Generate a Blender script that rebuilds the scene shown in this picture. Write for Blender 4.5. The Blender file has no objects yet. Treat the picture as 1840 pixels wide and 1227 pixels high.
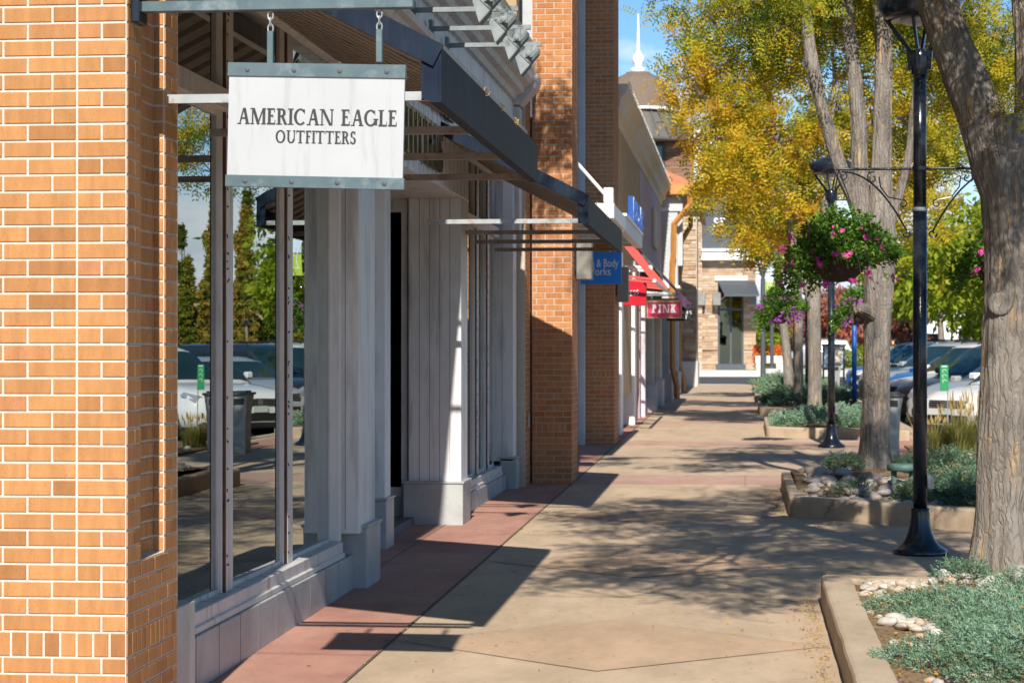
import bpy, math, random
import numpy as np
from mathutils import Vector, Matrix, noise as mnoise
R_ = math.radians
random.seed(7); rng = np.random.default_rng(11)
S = bpy.context.scene
COL = S.collection

# ------------------------------------------------------------ camera, sky, sun
SL = 0.00692                                   # the street climbs gently away from the camera
def gz(y): return SL * y
F_PX = 3900.0
cam_d = bpy.data.cameras.new("camera"); cam = bpy.data.objects.new("camera", cam_d); COL.objects.link(cam)
cam_d.sensor_width = 36; cam_d.lens = 36 * F_PX / 1840
cam_d.clip_start = 0.1; cam_d.clip_end = 4000
cam.location = (0, 0, 1.68)
cam.rotation_euler = (R_(90.257), 0, math.atan(411 / F_PX))
cam_d.dof.use_dof = True; cam_d.dof.focus_distance = 11.0; cam_d.dof.aperture_fstop = 9.0
S.camera = cam
S.render.resolution_x = 1024; S.render.resolution_y = 682
S.view_settings.view_transform = 'Standard'; S.view_settings.look = 'None'
S.view_settings.gamma = 1; S.view_settings.exposure = 0.62
SUN = Vector((0.085, -1.31, 1.0)).normalized()
W = bpy.data.worlds.new("World"); S.world = W; W.use_nodes = True
nt = W.node_tree; nt.nodes.clear()
out = nt.nodes.new('ShaderNodeOutputWorld'); bg = nt.nodes.new('ShaderNodeBackground')
sky = nt.nodes.new('ShaderNodeTexSky'); sky.sky_type = 'NISHITA'; sky.sun_disc = False
sky.sun_elevation = math.asin(SUN.z); sky.sun_rotation = math.atan2(SUN.x, SUN.y)
sky.air_density = 1.0; sky.dust_density = 0.3; sky.ozone_density = 2.5; sky.altitude = 1500
tc = nt.nodes.new('ShaderNodeTexCoord'); mp = nt.nodes.new('ShaderNodeMapping')
mp.inputs['Scale'].default_value = (1.0, 1.0, 2.6); mp.inputs['Location'].default_value = (0.35, 0.2, 0.62)
nz = nt.nodes.new('ShaderNodeTexNoise'); nz.inputs['Scale'].default_value = 7.0; nz.inputs['Detail'].default_value = 9
nz.inputs['Roughness'].default_value = 0.55
cr = nt.nodes.new('ShaderNodeValToRGB'); cr.color_ramp.elements[0].position = 0.50; cr.color_ramp.elements[1].position = 0.62
nz2 = nt.nodes.new('ShaderNodeTexNoise'); nz2.inputs['Scale'].default_value = 14; nz2.inputs['Detail'].default_value = 6
cr2 = nt.nodes.new('ShaderNodeValToRGB')
cr2.color_ramp.elements[0].color = (6.0, 6.6, 7.6, 1); cr2.color_ramp.elements[1].color = (9.3, 9.5, 9.8, 1)
cr2.color_ramp.elements[0].position = .38; cr2.color_ramp.elements[1].position = .58
mx = nt.nodes.new('ShaderNodeMixRGB')
L = nt.links.new
L(tc.outputs['Generated'], mp.inputs['Vector']); L(mp.outputs[0], nz.inputs['Vector']); L(mp.outputs[0], nz2.inputs['Vector'])
sx_ = nt.nodes.new('ShaderNodeSeparateXYZ'); L(tc.outputs['Generated'], sx_.inputs[0])
ma = nt.nodes.new('ShaderNodeMapRange'); ma.inputs['From Min'].default_value = .02; ma.inputs['From Max'].default_value = .15
ma.inputs['To Min'].default_value = .16; ma.inputs['To Max'].default_value = -.13; L(sx_.outputs[2], ma.inputs[0])
ad = nt.nodes.new('ShaderNodeMath'); ad.operation = 'ADD'; L(nz.outputs['Fac'], ad.inputs[0]); L(ma.outputs[0], ad.inputs[1])
L(ad.outputs[0], cr.inputs[0]); L(cr.outputs[0], mx.inputs[0]); L(nz2.outputs['Fac'], cr2.inputs[0])
hs = nt.nodes.new('ShaderNodeHueSaturation'); hs.inputs['Saturation'].default_value = 1.25; hs.inputs['Value'].default_value = 1.1
L(sky.outputs[0], hs.inputs['Color'])
L(hs.outputs[0], mx.inputs[1]); L(cr2.outputs[0], mx.inputs[2]); L(mx.outputs[0], bg.inputs[0])
bg.inputs[1].default_value = 0.080
L(bg.outputs[0], out.inputs[0])
sd = bpy.data.lights.new("sun", 'SUN'); sd.energy = 4.7; sd.angle = R_(0.53); sd.color = (1.0, 0.94, 0.84)
so = bpy.data.objects.new("sun", sd); COL.objects.link(so); so.location = (5, -30, 30)
so.rotation_euler = SUN.to_track_quat('Z', 'Y').to_euler()

# ------------------------------------------------------------ materials
def nodes(name):
    m = bpy.data.materials.new(name); m.use_nodes = True
    t = m.node_tree; b = t.nodes['Principled BSDF']
    return m, t, b
def ramp(t, fac, stops):
    r = t.nodes.new('ShaderNodeValToRGB'); e = r.color_ramp.elements
    while len(e) < len(stops): e.new(0.5)
    for i, (p, c) in enumerate(stops):
        e[i].position = p; e[i].color = (*c, 1)
    t.links.new(fac, r.inputs[0]); return r.outputs[0]
def tex(t, scale, detail=4, rough=.55, vec=None, stretch=None):
    n = t.nodes.new('ShaderNodeTexNoise'); n.inputs['Scale'].default_value = scale
    n.inputs['Detail'].default_value = detail; n.inputs['Roughness'].default_value = rough
    c = t.nodes.new('ShaderNodeNewGeometry').outputs['Position'] if vec is None else vec
    if stretch:
        mpn = t.nodes.new('ShaderNodeMapping'); mpn.inputs['Scale'].default_value = stretch
        t.links.new(c, mpn.inputs[0]); c = mpn.outputs[0]
    t.links.new(c, n.inputs['Vector']); return n.outputs['Fac']
def mixc(t, fac, a, b, mode='MIX'):
    n = t.nodes.new('ShaderNodeMixRGB'); n.blend_type = mode
    for i, v in ((0, fac), (1, a), (2, b)):
        if isinstance(v, (int, float)): n.inputs[i].default_value = v if i == 0 else (v, v, v, 1)
        elif isinstance(v, tuple): n.inputs[i].default_value = (*v, 1)
        else: t.links.new(v, n.inputs[i])
    return n.outputs[0]
def bump(t, b, h, dist=.01, st=.6):
    n = t.nodes.new('ShaderNodeBump'); n.inputs['Distance'].default_value = dist; n.inputs['Strength'].default_value = st
    t.links.new(h, n.inputs['Height']); t.links.new(n.outputs[0], b.inputs['Normal'])
def gen(name, c1, c2, scale=6, rough=.6, bd=0, bs=40, metal=0, stretch=None, dirt=None, dscale=3, dstretch=None, spec=.5, detail=5):
    m, t, b = nodes(name)
    f = tex(t, scale, detail, stretch=stretch)
    c = ramp(t, f, [(.3, c1), (.7, c2)])
    if dirt:
        d = ramp(t, tex(t, dscale, 6, .65, stretch=dstretch), [(.52, (0, 0, 0)), (.72, (1, 1, 1))])
        c = mixc(t, d, c, dirt)
    t.links.new(c, b.inputs['Base Color']); b.inputs['Roughness'].default_value = rough
    b.inputs['Metallic'].default_value = metal; b.inputs['Specular IOR Level'].default_value = spec
    if bd: bump(t, b, tex(t, bs, 4), bd)
    return m
def brick_mat(name, cols, bd=.004):
    m, t, b = nodes(name)
    g = t.nodes.new('ShaderNodeNewGeometry')
    c = ramp(t, g.outputs['Random Per Island'], cols)
    sp = ramp(t, tex(t, 160, 3, .7), [(.30, (.25, .22, .20)), (.41, (1, 1, 1)), (.66, (1, 1, 1)), (.74, (1.25, 1.22, 1.15))])
    c = mixc(t, .75, c, sp, 'MULTIPLY')
    st = ramp(t, tex(t, 22, 4, .6, stretch=(1, 1, .25)), [(.35, (.82, .8, .78)), (.65, (1.08, 1.06, 1.04))])
    c = mixc(t, .8, c, st, 'MULTIPLY')
    t.links.new(c, b.inputs['Base Color']); b.inputs['Roughness'].default_value = .9; b.inputs['Specular IOR Level'].default_value = .25
    bump(t, b, tex(t, 90, 6, .7, stretch=(1, 1, .35)), bd, .9)
    return m
M = {}
M['brick'] = brick_mat('orange_brick', [(0, (.33, .155, .060)), (.15, (.41, .20, .077)), (.6, (.465, .236, .092)), (.86, (.42, .208, .08)), (1, (.43, .20, .092))], .0015)
M['brick_far'] = brick_mat('red_brick', [(0, (.40, .165, .065)), (.4, (.46, .20, .08)), (.8, (.50, .23, .095)), (1, (.45, .18, .08))])
M['mortar'] = gen('mortar', (.48, .45, .38), (.57, .53, .45), 30, .95, .004, 150, spec=.2)
M['mortar_far'] = gen('mortar_far', (.44, .38, .31), (.52, .46, .38), 30, .95, .003, 120, spec=.2)
M['ledge'] = brick_mat('ledge_stone', [(0, (.30, .19, .12)), (.2, (.44, .31, .20)), (.4, (.52, .40, .28)), (.6, (.42, .27, .16)), (.8, (.58, .48, .37)), (1, (.36, .22, .14))], .012)
M['ledge_brown'] = brick_mat('brown_ledge_stone', [(0, (.16, .085, .055)), (.4, (.26, .145, .09)), (.7, (.30, .19, .13)), (1, (.20, .11, .08))], .012)
M['white_paint'] = gen('white_paint', (.70, .69, .675), (.77, .76, .745), 5, .5, .0012, 60, dirt=(.42, .41, .40), dscale=2.5, dstretch=(3, 3, .3))
M['trim'] = gen('grey_trim', (.56, .54, .52), (.64, .62, .60), 5, .45, .001, 60, dirt=(.34, .31, .28), dscale=4, dstretch=(3, 3, .35))
M['tile'] = gen('grey_plinth_tile', (.33, .345, .345), (.43, .45, .445), 4, .45, .0012, 50, dirt=(.30, .29, .27), dscale=3)
M['rust_groove'] = gen('rusty_groove', (.025, .022, .02), (.16, .07, .03), 30, .9, stretch=(1, 1, .4))
M['steel'] = gen('blue_grey_steel', (.075, .115, .125), (.11, .155, .165), 12, .38, metal=.25, dirt=(.20, .24, .25), dscale=9)
M['galv'] = gen('pale_grey_steel', (.36, .38, .39), (.46, .48, .48), 12, .4, metal=.4, dirt=(.30, .20, .10), dscale=11)
M['galv_rust'] = gen('rust_stained_steel', (.26, .23, .21), (.34, .30, .27), 9, .6, metal=.2, dirt=(.22, .11, .05), dscale=14)
M['alu'] = gen('brushed_aluminium', (.17, .195, .205), (.24, .27, .28), 14, .6, metal=.0, spec=.3)
M['awning_metal'] = gen('navy_awning_metal', (.010, .016, .030), (.018, .028, .048), 5, .5, metal=.0, spec=.05, dirt=(.028, .034, .046), dscale=5, dstretch=(4, 4, .4))
M['awning_under'] = gen('awning_underside', (.30, .245, .195), (.40, .33, .27), 8, .6, metal=.2, dirt=(.10, .06, .04), dscale=8)
M['stucco'] = gen('weathered_cream_stucco', (.54, .52, .41), (.64, .62, .50), 8, .95, .006, 60, dirt=(.22, .21, .18), dscale=3)
M['tan_wall'] = gen('tan_stucco', (.36, .26, .15), (.42, .31, .18), 5, .9, .003, 80)
M['cream'] = gen('cream_cornice', (.52, .46, .36), (.60, .54, .43), 4, .8, .002, 60)
M['mauve'] = gen('mauve_stucco', (.42, .32, .36), (.50, .39, .43), 5, .9, .002, 60, dirt=(.28, .22, .26), dscale=2, dstretch=(4, 4, .2))
M['grey_wall'] = gen('grey_stucco', (.42, .44, .46), (.50, .52, .53), 5, .85, .002, 60)
M['pinkwhite'] = gen('pale_pink_post_paint', (.62, .52, .54), (.72, .62, .64), 5, .6)
M['copper'] = gen('copper_gutter', (.46, .20, .05), (.55, .26, .07), 6, .5)
M['copper_roof'] = gen('copper_roof', (.40, .14, .06), (.48, .18, .08), 6, .5)
M['white'] = gen('bright_white_paint', (.76, .76, .75), (.82, .82, .81), 4, .55)
M['concrete_pale'] = gen('pale_concrete', (.52, .50, .46), (.62, .60, .56), 7, .9, .003, 70)
M['black_metal'] = gen('black_lamp_paint', (.008, .011, .016), (.014, .018, .026), 6, .22, .001, 50, dirt=(.03, .035, .045), dscale=7, spec=.6)
M['lens'] = gen('lamp_lens', (.55, .52, .46), (.62, .60, .55), 6, .3)
M['dark'] = gen('dark_interior', (.02, .02, .022), (.035, .035, .036), 2, .9)
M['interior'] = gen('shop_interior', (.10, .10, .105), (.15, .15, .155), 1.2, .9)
M['shingle'] = gen('brown_shingle', (.12, .085, .06), (.20, .15, .115), 16, .9, .02, 14, stretch=(1, 1, 3))
M['roof_metal'] = gen('brown_grey_metal_roof', (.15, .135, .12), (.19, .175, .155), 5, .5, metal=.3)
M['charcoal'] = gen('charcoal_panel', (.055, .065, .075), (.075, .088, .10), 4, .6, stretch=(6, 6, .5))
M['signwhite'] = gen('white_sign_face', (.39, .405, .41), (.43, .45, .455), 3, .4, dirt=(.33, .35, .345), dscale=5, dstretch=(6, 6, .55))
M['ink'] = gen('dark_lettering', (.018, .018, .018), (.03, .028, .025), 20, .5)
M['bronze'] = gen('bronze_letters', (.10, .07, .03), (.20, .14, .06), 10, .35, metal=.6)
M['blue'] = gen('blue_sign', (.006, .20, .74), (.009, .24, .80), 3, .4)
M['blue_dark'] = gen('deep_blue_letters', (.010, .07, .30), (.02, .10, .38), 3, .3)
M['blue_pole'] = gen('blue_pole_paint', (.004, .12, .50), (.006, .15, .56), 3, .4)
M['navy'] = gen('navy_letter_side', (.012, .03, .13), (.02, .05, .2), 6, .35)
M['red'] = gen('red_sign', (.42, .004, .018), (.50, .006, .025), 3, .35)
M['red_strut'] = gen('red_strut_paint', (.55, .06, .055), (.62, .08, .07), 6, .45)
M['pink'] = gen('pink_sign', (.55, .035, .13), (.60, .045, .15), 3, .4)
M['pinkpale'] = gen('pink_valance', (.45, .16, .32), (.5, .2, .36), 30, .7)
M['gold'] = gen('gold_sign_frame', (.42, .26, .10), (.5, .33, .15), 8, .5)
M['black'] = gen('black_sign', (.010, .010, .011), (.016, .016, .017), 4, .4)
M['letterwhite'] = gen('white_lettering', (.78, .78, .78), (.82, .82, .82), 4, .5)
M['sconce'] = gen('taupe_wall_light', (.20, .19, .165), (.27, .255, .225), 4, .5, metal=.2)
M['orange_flower'] = gen('orange_flowers', (.62, .10, .015), (.72, .16, .03), 20, .8)
M['coir'] = gen('coir_basket_liner', (.035, .020, .014), (.065, .038, .025), 50, .95, .01, 120)
M['rubber'] = gen('tyre_rubber', (.012, .012, .013), (.02, .02, .02), 10, .85)
M['rim'] = gen('alloy_rim', (.34, .34, .35), (.45, .45, .46), 8, .3, metal=.8)
M['blackplastic'] = gen('black_plastic', (.012, .012, .013), (.02, .02, .021), 6, .45)
M['plate'] = gen('licence_plate', (.42, .48, .44), (.55, .6, .56), 40, .5)
M['headlight'] = gen('headlight_lens', (.35, .36, .38), (.55, .56, .58), 60, .12, metal=.5)
M['ped_green'] = gen('grey_green_plastic', (.065, .13, .11), (.09, .165, .14), 10, .6)
M['bin'] = gen('bin_grey_metal', (.24, .26, .25), (.32, .34, .33), 6, .45, metal=.3, dirt=(.18, .18, .16), dscale=5)
M['sign_green'] = gen('green_panel', (.006, .20, .06), (.01, .25, .08), 5, .5)
M['banner_green'] = gen('banner_green', (.30, .42, .03), (.36, .48, .05), 5, .7)
M['banner_blue'] = gen('banner_blue', (.38, .52, .68), (.5, .62, .74), 5, .7)
M['mulch'] = gen('gravel_and_leaf_bed', (.10, .065, .04), (.30, .19, .09), 40, .95, .02, 60, detail=8)
M['lawn'] = gen('dry_lawn', (.13, .15, .03), (.24, .22, .06), 3, .95, .02, 20)
M['skin_dark'] = gen('mannequin_grey', (.05, .05, .055), (.07, .07, .075), 6, .5)
M['mann_white'] = gen('mannequin_shirt', (.30, .31, .33), (.4, .41, .43), 9, .8)
M['denim'] = gen('denim', (.012, .018, .04), (.03, .04, .07), 40, .9)
def paint(name, c):
    m, t, b = nodes(name); b.inputs['Base Color'].default_value = (*c, 1); b.inputs['Roughness'].default_value = .28
    b.inputs['Coat Weight'].default_value = .8; b.inputs['Coat Roughness'].default_value = .05
    f = ramp(t, tex(t, 3, 3), [(.3, tuple(x * .94 for x in c)), (.7, c)]); t.links.new(f, b.inputs['Base Color']); return m
M['car_white'] = paint('white_car_paint', (.72, .72, .72)); M['car_silver'] = paint('silver_car_paint', (.34, .36, .37))
M['car_dark'] = paint('dark_car_paint', (.02, .028, .035)); M['car_blue'] = paint('blue_car_paint', (.015, .09, .30))
M['car_red'] = paint('red_car_paint', (.35, .02, .02))
# bed of leaf-littered earth, pavements
def concrete(name, a, b_, stain):
    m, t, b = nodes(name)
    c = ramp(t, tex(t, 1.1, 8, .6), [(.25, a), (.75, b_)])
    g = ramp(t, tex(t, 240, 2, .7), [(.3, (.74, .72, .70)), (.5, (1, 1, 1)), (.72, (1.14, 1.14, 1.14))]); c = mixc(t, .8, c, g, 'MULTIPLY')
    s = ramp(t, tex(t, .55, 10, .72), [(.50, (0, 0, 0)), (.75, (.75, .75, .75))]); c = mixc(t, s, c, stain)
    k = ramp(t, tex(t, 9, 7, .75), [(.57, (0, 0, 0)), (.72, (.7, .7, .7))]); c = mixc(t, k, c, stain)
    k3 = ramp(t, tex(t, 2.6, 9, .7, stretch=(1, .45, 1)), [(.40, (.86, .84, .82)), (.62, (1.08, 1.07, 1.06))]); c = mixc(t, .9, c, k3, 'MULTIPLY')
    vo = t.nodes.new('ShaderNodeTexVoronoi'); vo.inputs['Scale'].default_value = 2.4; t.links.new(t.nodes.new('ShaderNodeNewGeometry').outputs['Position'], vo.inputs['Vector'])
    sp = ramp(t, vo.outputs['Distance'], [(.035, (.55, .5, .46)), (.055, (1, 1, 1))]); c = mixc(t, 1.0, c, sp, 'MULTIPLY')
    t.links.new(c, b.inputs['Base Color']); b.inputs['Roughness'].default_value = .85; b.inputs['Specular IOR Level'].default_value = .3
    bump(t, b, tex(t, 120, 5, .7), .003, .7); return m
M['pave_tan'] = concrete('tan_pavement', (.46, .35, .24), (.54, .415, .295), (.38, .275, .19))
M['pave_tan2'] = concrete('tinted_tan_pavement', (.46, .32, .21), (.51, .37, .25), (.39, .27, .18))
M['pave_red'] = concrete('red_stained_pavement', (.38, .175, .135), (.50, .31, .235), (.32, .14, .11))
M['pave_pink'] = concrete('faded_red_pavement', (.42, .27, .21), (.48, .32, .25), (.36, .22, .18))
M['kerb'] = concrete('kerb_concrete', (.41, .32, .225), (.50, .40, .29), (.33, .245, .17))
M['asphalt'] = gen('asphalt', (.045, .045, .046), (.065, .064, .064), 3, .9, .004, 90)
M['joint'] = gen('pavement_joint', (.09, .06, .042), (.17, .12, .085), 20, .95)
M['crack_dark'] = gen('wall_joint', (.10, .10, .10), (.2, .19, .18), 20, .9)
def leafmat(name, stops, trans=.55):
    m, t, b = nodes(name)
    at = t.nodes.new('ShaderNodeAttribute'); at.attribute_name = 'tint'
    c = ramp(t, at.outputs['Fac'], stops)
    t.links.new(c, b.inputs['Base Color']); b.inputs['Roughness'].default_value = .6; b.inputs['Specular IOR Level'].default_value = .25
    tr = t.nodes.new('ShaderNodeBsdfTranslucent'); t.links.new(c, tr.inputs[0])
    ms = t.nodes.new('ShaderNodeMixShader'); ms.inputs[0].default_value = trans
    o = [n for n in t.nodes if n.type == 'OUTPUT_MATERIAL'][0]
    t.links.new(b.outputs[0], ms.inputs[1]); t.links.new(tr.outputs[0], ms.inputs[2]); t.links.new(ms.outputs[0], o.inputs[0]); return m
M['locust'] = leafmat('locust_leaves', [(0, (.06, .11, .012)), (.25, (.16, .23, .018)), (.45, (.42, .43, .03)), (.65, (.72, .55, .032)), (.85, (.76, .47, .03)), (1, (.60, .30, .03))])
M['lotleaf'] = leafmat('yellow_green_leaves', [(0, (.12, .19, .015)), (.5, (.36, .44, .03)), (1, (.68, .50, .04))])
M['redleaf'] = leafmat('red_leaves', [(0, (.22, .10, .10)), (.6, (.42, .20, .15)), (1, (.70, .20, .07))])
M['poplar'] = leafmat('poplar_leaves', [(0, (.09, .14, .02)), (.5, (.28, .31, .04)), (1, (.58, .34, .07))])
M['juniper'] = leafmat('juniper_needles', [(0, (.05, .07, .03)), (.3, (.10, .17, .09)), (.6, (.17, .29, .185)), (.9, (.27, .40, .30)), (1, (.46, .29, .09))], .15)
M['basketleaf'] = leafmat('basket_leaves', [(0, (.03, .075, .012)), (.5, (.09, .20, .022)), (1, (.26, .42, .05))], .35)
M['petal'] = leafmat('magenta_petals', [(0, (.45, .01, .20)), (.5, (.70, .03, .32)), (1, (.80, .16, .45))], .3)
M['petal_purple'] = leafmat('purple_petals', [(0, (.08, .012, .16)), (.5, (.20, .03, .34)), (1, (.60, .15, .32))], .3)
M['grass'] = leafmat('ornamental_grass_blades', [(0, (.08, .15, .02)), (.5, (.30, .28, .08)), (1, (.66, .48, .20))], .35)
M['litter'] = leafmat('fallen_leaf', [(0, (.16, .07, .02)), (.5, (.48, .25, .03)), (1, (.68, .46, .05))], .2)
def glass(name, ior=2.0, tint=(.60, .68, .66), wav=.0004):
    m, t, b = nodes(name); t.nodes.remove(b)
    o = [n for n in t.nodes if n.type == 'OUTPUT_MATERIAL'][0]
    fr = t.nodes.new('ShaderNodeFresnel'); fr.inputs[0].default_value = ior
    g = t.nodes.new('ShaderNodeBsdfGlossy'); g.inputs['Roughness'].default_value = .0; g.inputs[0].default_value = (.80, .87, .86, 1)
    tr = t.nodes.new('ShaderNodeBsdfTransparent'); tr.inputs[0].default_value = (*tint, 1)
    ms = t.nodes.new('ShaderNodeMixShader')
    bn = t.nodes.new('ShaderNodeBump'); bn.inputs['Distance'].default_value = wav; bn.inputs['Strength'].default_value = 1
    t.links.new(tex(t, 1.6, 1), bn.inputs['Height']); t.links.new(bn.outputs[0], g.inputs['Normal'])
    m1 = t.nodes.new('ShaderNodeMath'); m1.operation = 'SUBTRACT'; m1.inputs[0].default_value = 1; t.links.new(fr.outputs[0], m1.inputs[1])
    m2 = t.nodes.new('ShaderNodeMath'); m2.operation = 'POWER'; m2.inputs[1].default_value = 2.6; t.links.new(m1.outputs[0], m2.inputs[0])
    m3 = t.nodes.new('ShaderNodeMath'); m3.operation = 'SUBTRACT'; m3.inputs[0].default_value = 1; t.links.new(m2.outputs[0], m3.inputs[1])
    t.links.new(m3.outputs[0], ms.inputs[0]); t.links.new(tr.outputs[0], ms.inputs[1]); t.links.new(g.outputs[0], ms.inputs[2])
    t.links.new(ms.outputs[0], o.inputs[0]); return m
M['glass'] = glass('window_glass', 1.6, (.42, .48, .47))
M['glass_far'] = glass('far_window_glass', 1.5, (.3, .35, .36))
M['glass_blue'] = gen('blue_tinted_window_glass', (.02, .12, .17), (.03, .18, .24), 1, .08)
M['carglass'] = gen('car_window_glass', (.012, .018, .02), (.02, .028, .03), 1, .04, spec=.9)
M['green_glass'] = gen('tinted_windscreen', (.010, .028, .028), (.02, .045, .042), 1, .05, spec=.9)
m, t, b = nodes('stone'); oi = t.nodes.new('ShaderNodeObjectInfo')
c = ramp(t, oi.outputs['Random'], [(0, (.30, .27, .25)), (.2, (.42, .36, .29)), (.4, (.26, .26, .27)), (.6, (.50, .40, .31)), (.8, (.36, .29, .25)), (1, (.55, .50, .44))])
c = mixc(t, .6, c, ramp(t, tex(t, 45, 6, .7), [(.3, (.65, .62, .6)), (.7, (1.15, 1.12, 1.08))]), 'MULTIPLY')
t.links.new(c, b.inputs['Base Color']); b.inputs['Roughness'].default_value = .75; bump(t, b, tex(t, 60, 5), .004); M['stone'] = m
m, t, b = nodes('stone_white'); c = ramp(t, t.nodes.new('ShaderNodeObjectInfo').outputs['Random'], [(0, (.38, .36, .33)), (.35, (.54, .51, .46)), (.7, (.40, .31, .22)), (1, (.50, .42, .33))])
c = mixc(t, .6, c, ramp(t, tex(t, 45, 6, .7), [(.3, (.68, .64, .6)), (.7, (1.12, 1.1, 1.06))]), 'MULTIPLY')
t.links.new(c, b.inputs['Base Color']); b.inputs['Roughness'].default_value = .75; bump(t, b, tex(t, 60, 5), .004); M['stone_white'] = m
def bark(name):
    m, t, b = nodes(name)
    base = ramp(t, tex(t, 7, 10, .72, stretch=(1, 1, .3)), [(.25, (.13, .11, .094)), (.5, (.27, .235, .20)), (.8, (.42, .38, .34))])
    f2 = ramp(t, tex(t, 15, 6, .65, stretch=(1, 1, .13)), [(.575, (0, 0, 0)), (.65, (1, 1, 1))])
    c = mixc(t, f2, base, (.50, .34, .19))
    g = t.nodes.new('ShaderNodeNewGeometry').outputs['Position']
    nn = t.nodes.new('ShaderNodeTexNoise'); nn.inputs['Scale'].default_value = 6; nn.inputs['Detail'].default_value = 5; t.links.new(g, nn.inputs['Vector'])
    va = t.nodes.new('ShaderNodeVectorMath'); va.operation = 'MULTIPLY_ADD'; va.inputs[1].default_value = (.10, .10, .10); t.links.new(nn.outputs['Color'], va.inputs[0]); t.links.new(g, va.inputs[2])
    mpn = t.nodes.new('ShaderNodeMapping'); mpn.inputs['Scale'].default_value = (1, 1, .11); t.links.new(va.outputs[0], mpn.inputs[0])
    vo = t.nodes.new('ShaderNodeTexVoronoi'); vo.feature = 'DISTANCE_TO_EDGE'; vo.inputs['Scale'].default_value = 26; t.links.new(mpn.outputs[0], vo.inputs['Vector'])
    cm = ramp(t, vo.outputs['Distance'], [(.0, (.5, .46, .42)), (.04, (.88, .88, .88)), (.12, (1, 1, 1))])
    br = ramp(t, tex(t, 2.2, 5, .6, stretch=(1, 1, .5)), [(.42, (.25, .25, .25)), (.6, (1, 1, 1))])
    c = mixc(t, br, c, mixc(t, 1.0, c, cm, 'MULTIPLY'))
    t.links.new(c, b.inputs['Base Color']); b.inputs['Roughness'].default_value = .92; b.inputs['Specular IOR Level'].default_value = .2
    h = mixc(t, .22, tex(t, 30, 10, .75, stretch=(1, 1, .3)), ramp(t, vo.outputs['Distance'], [(0, (0, 0, 0)), (.14, (1, 1, 1))])); bump(t, b, h, .04, 1); return m
M['bark'] = bark('locust_bark')
M['twig'] = gen('twig_bark', (.07, .055, .045), (.15, .12, .10), 20, .9)

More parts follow.
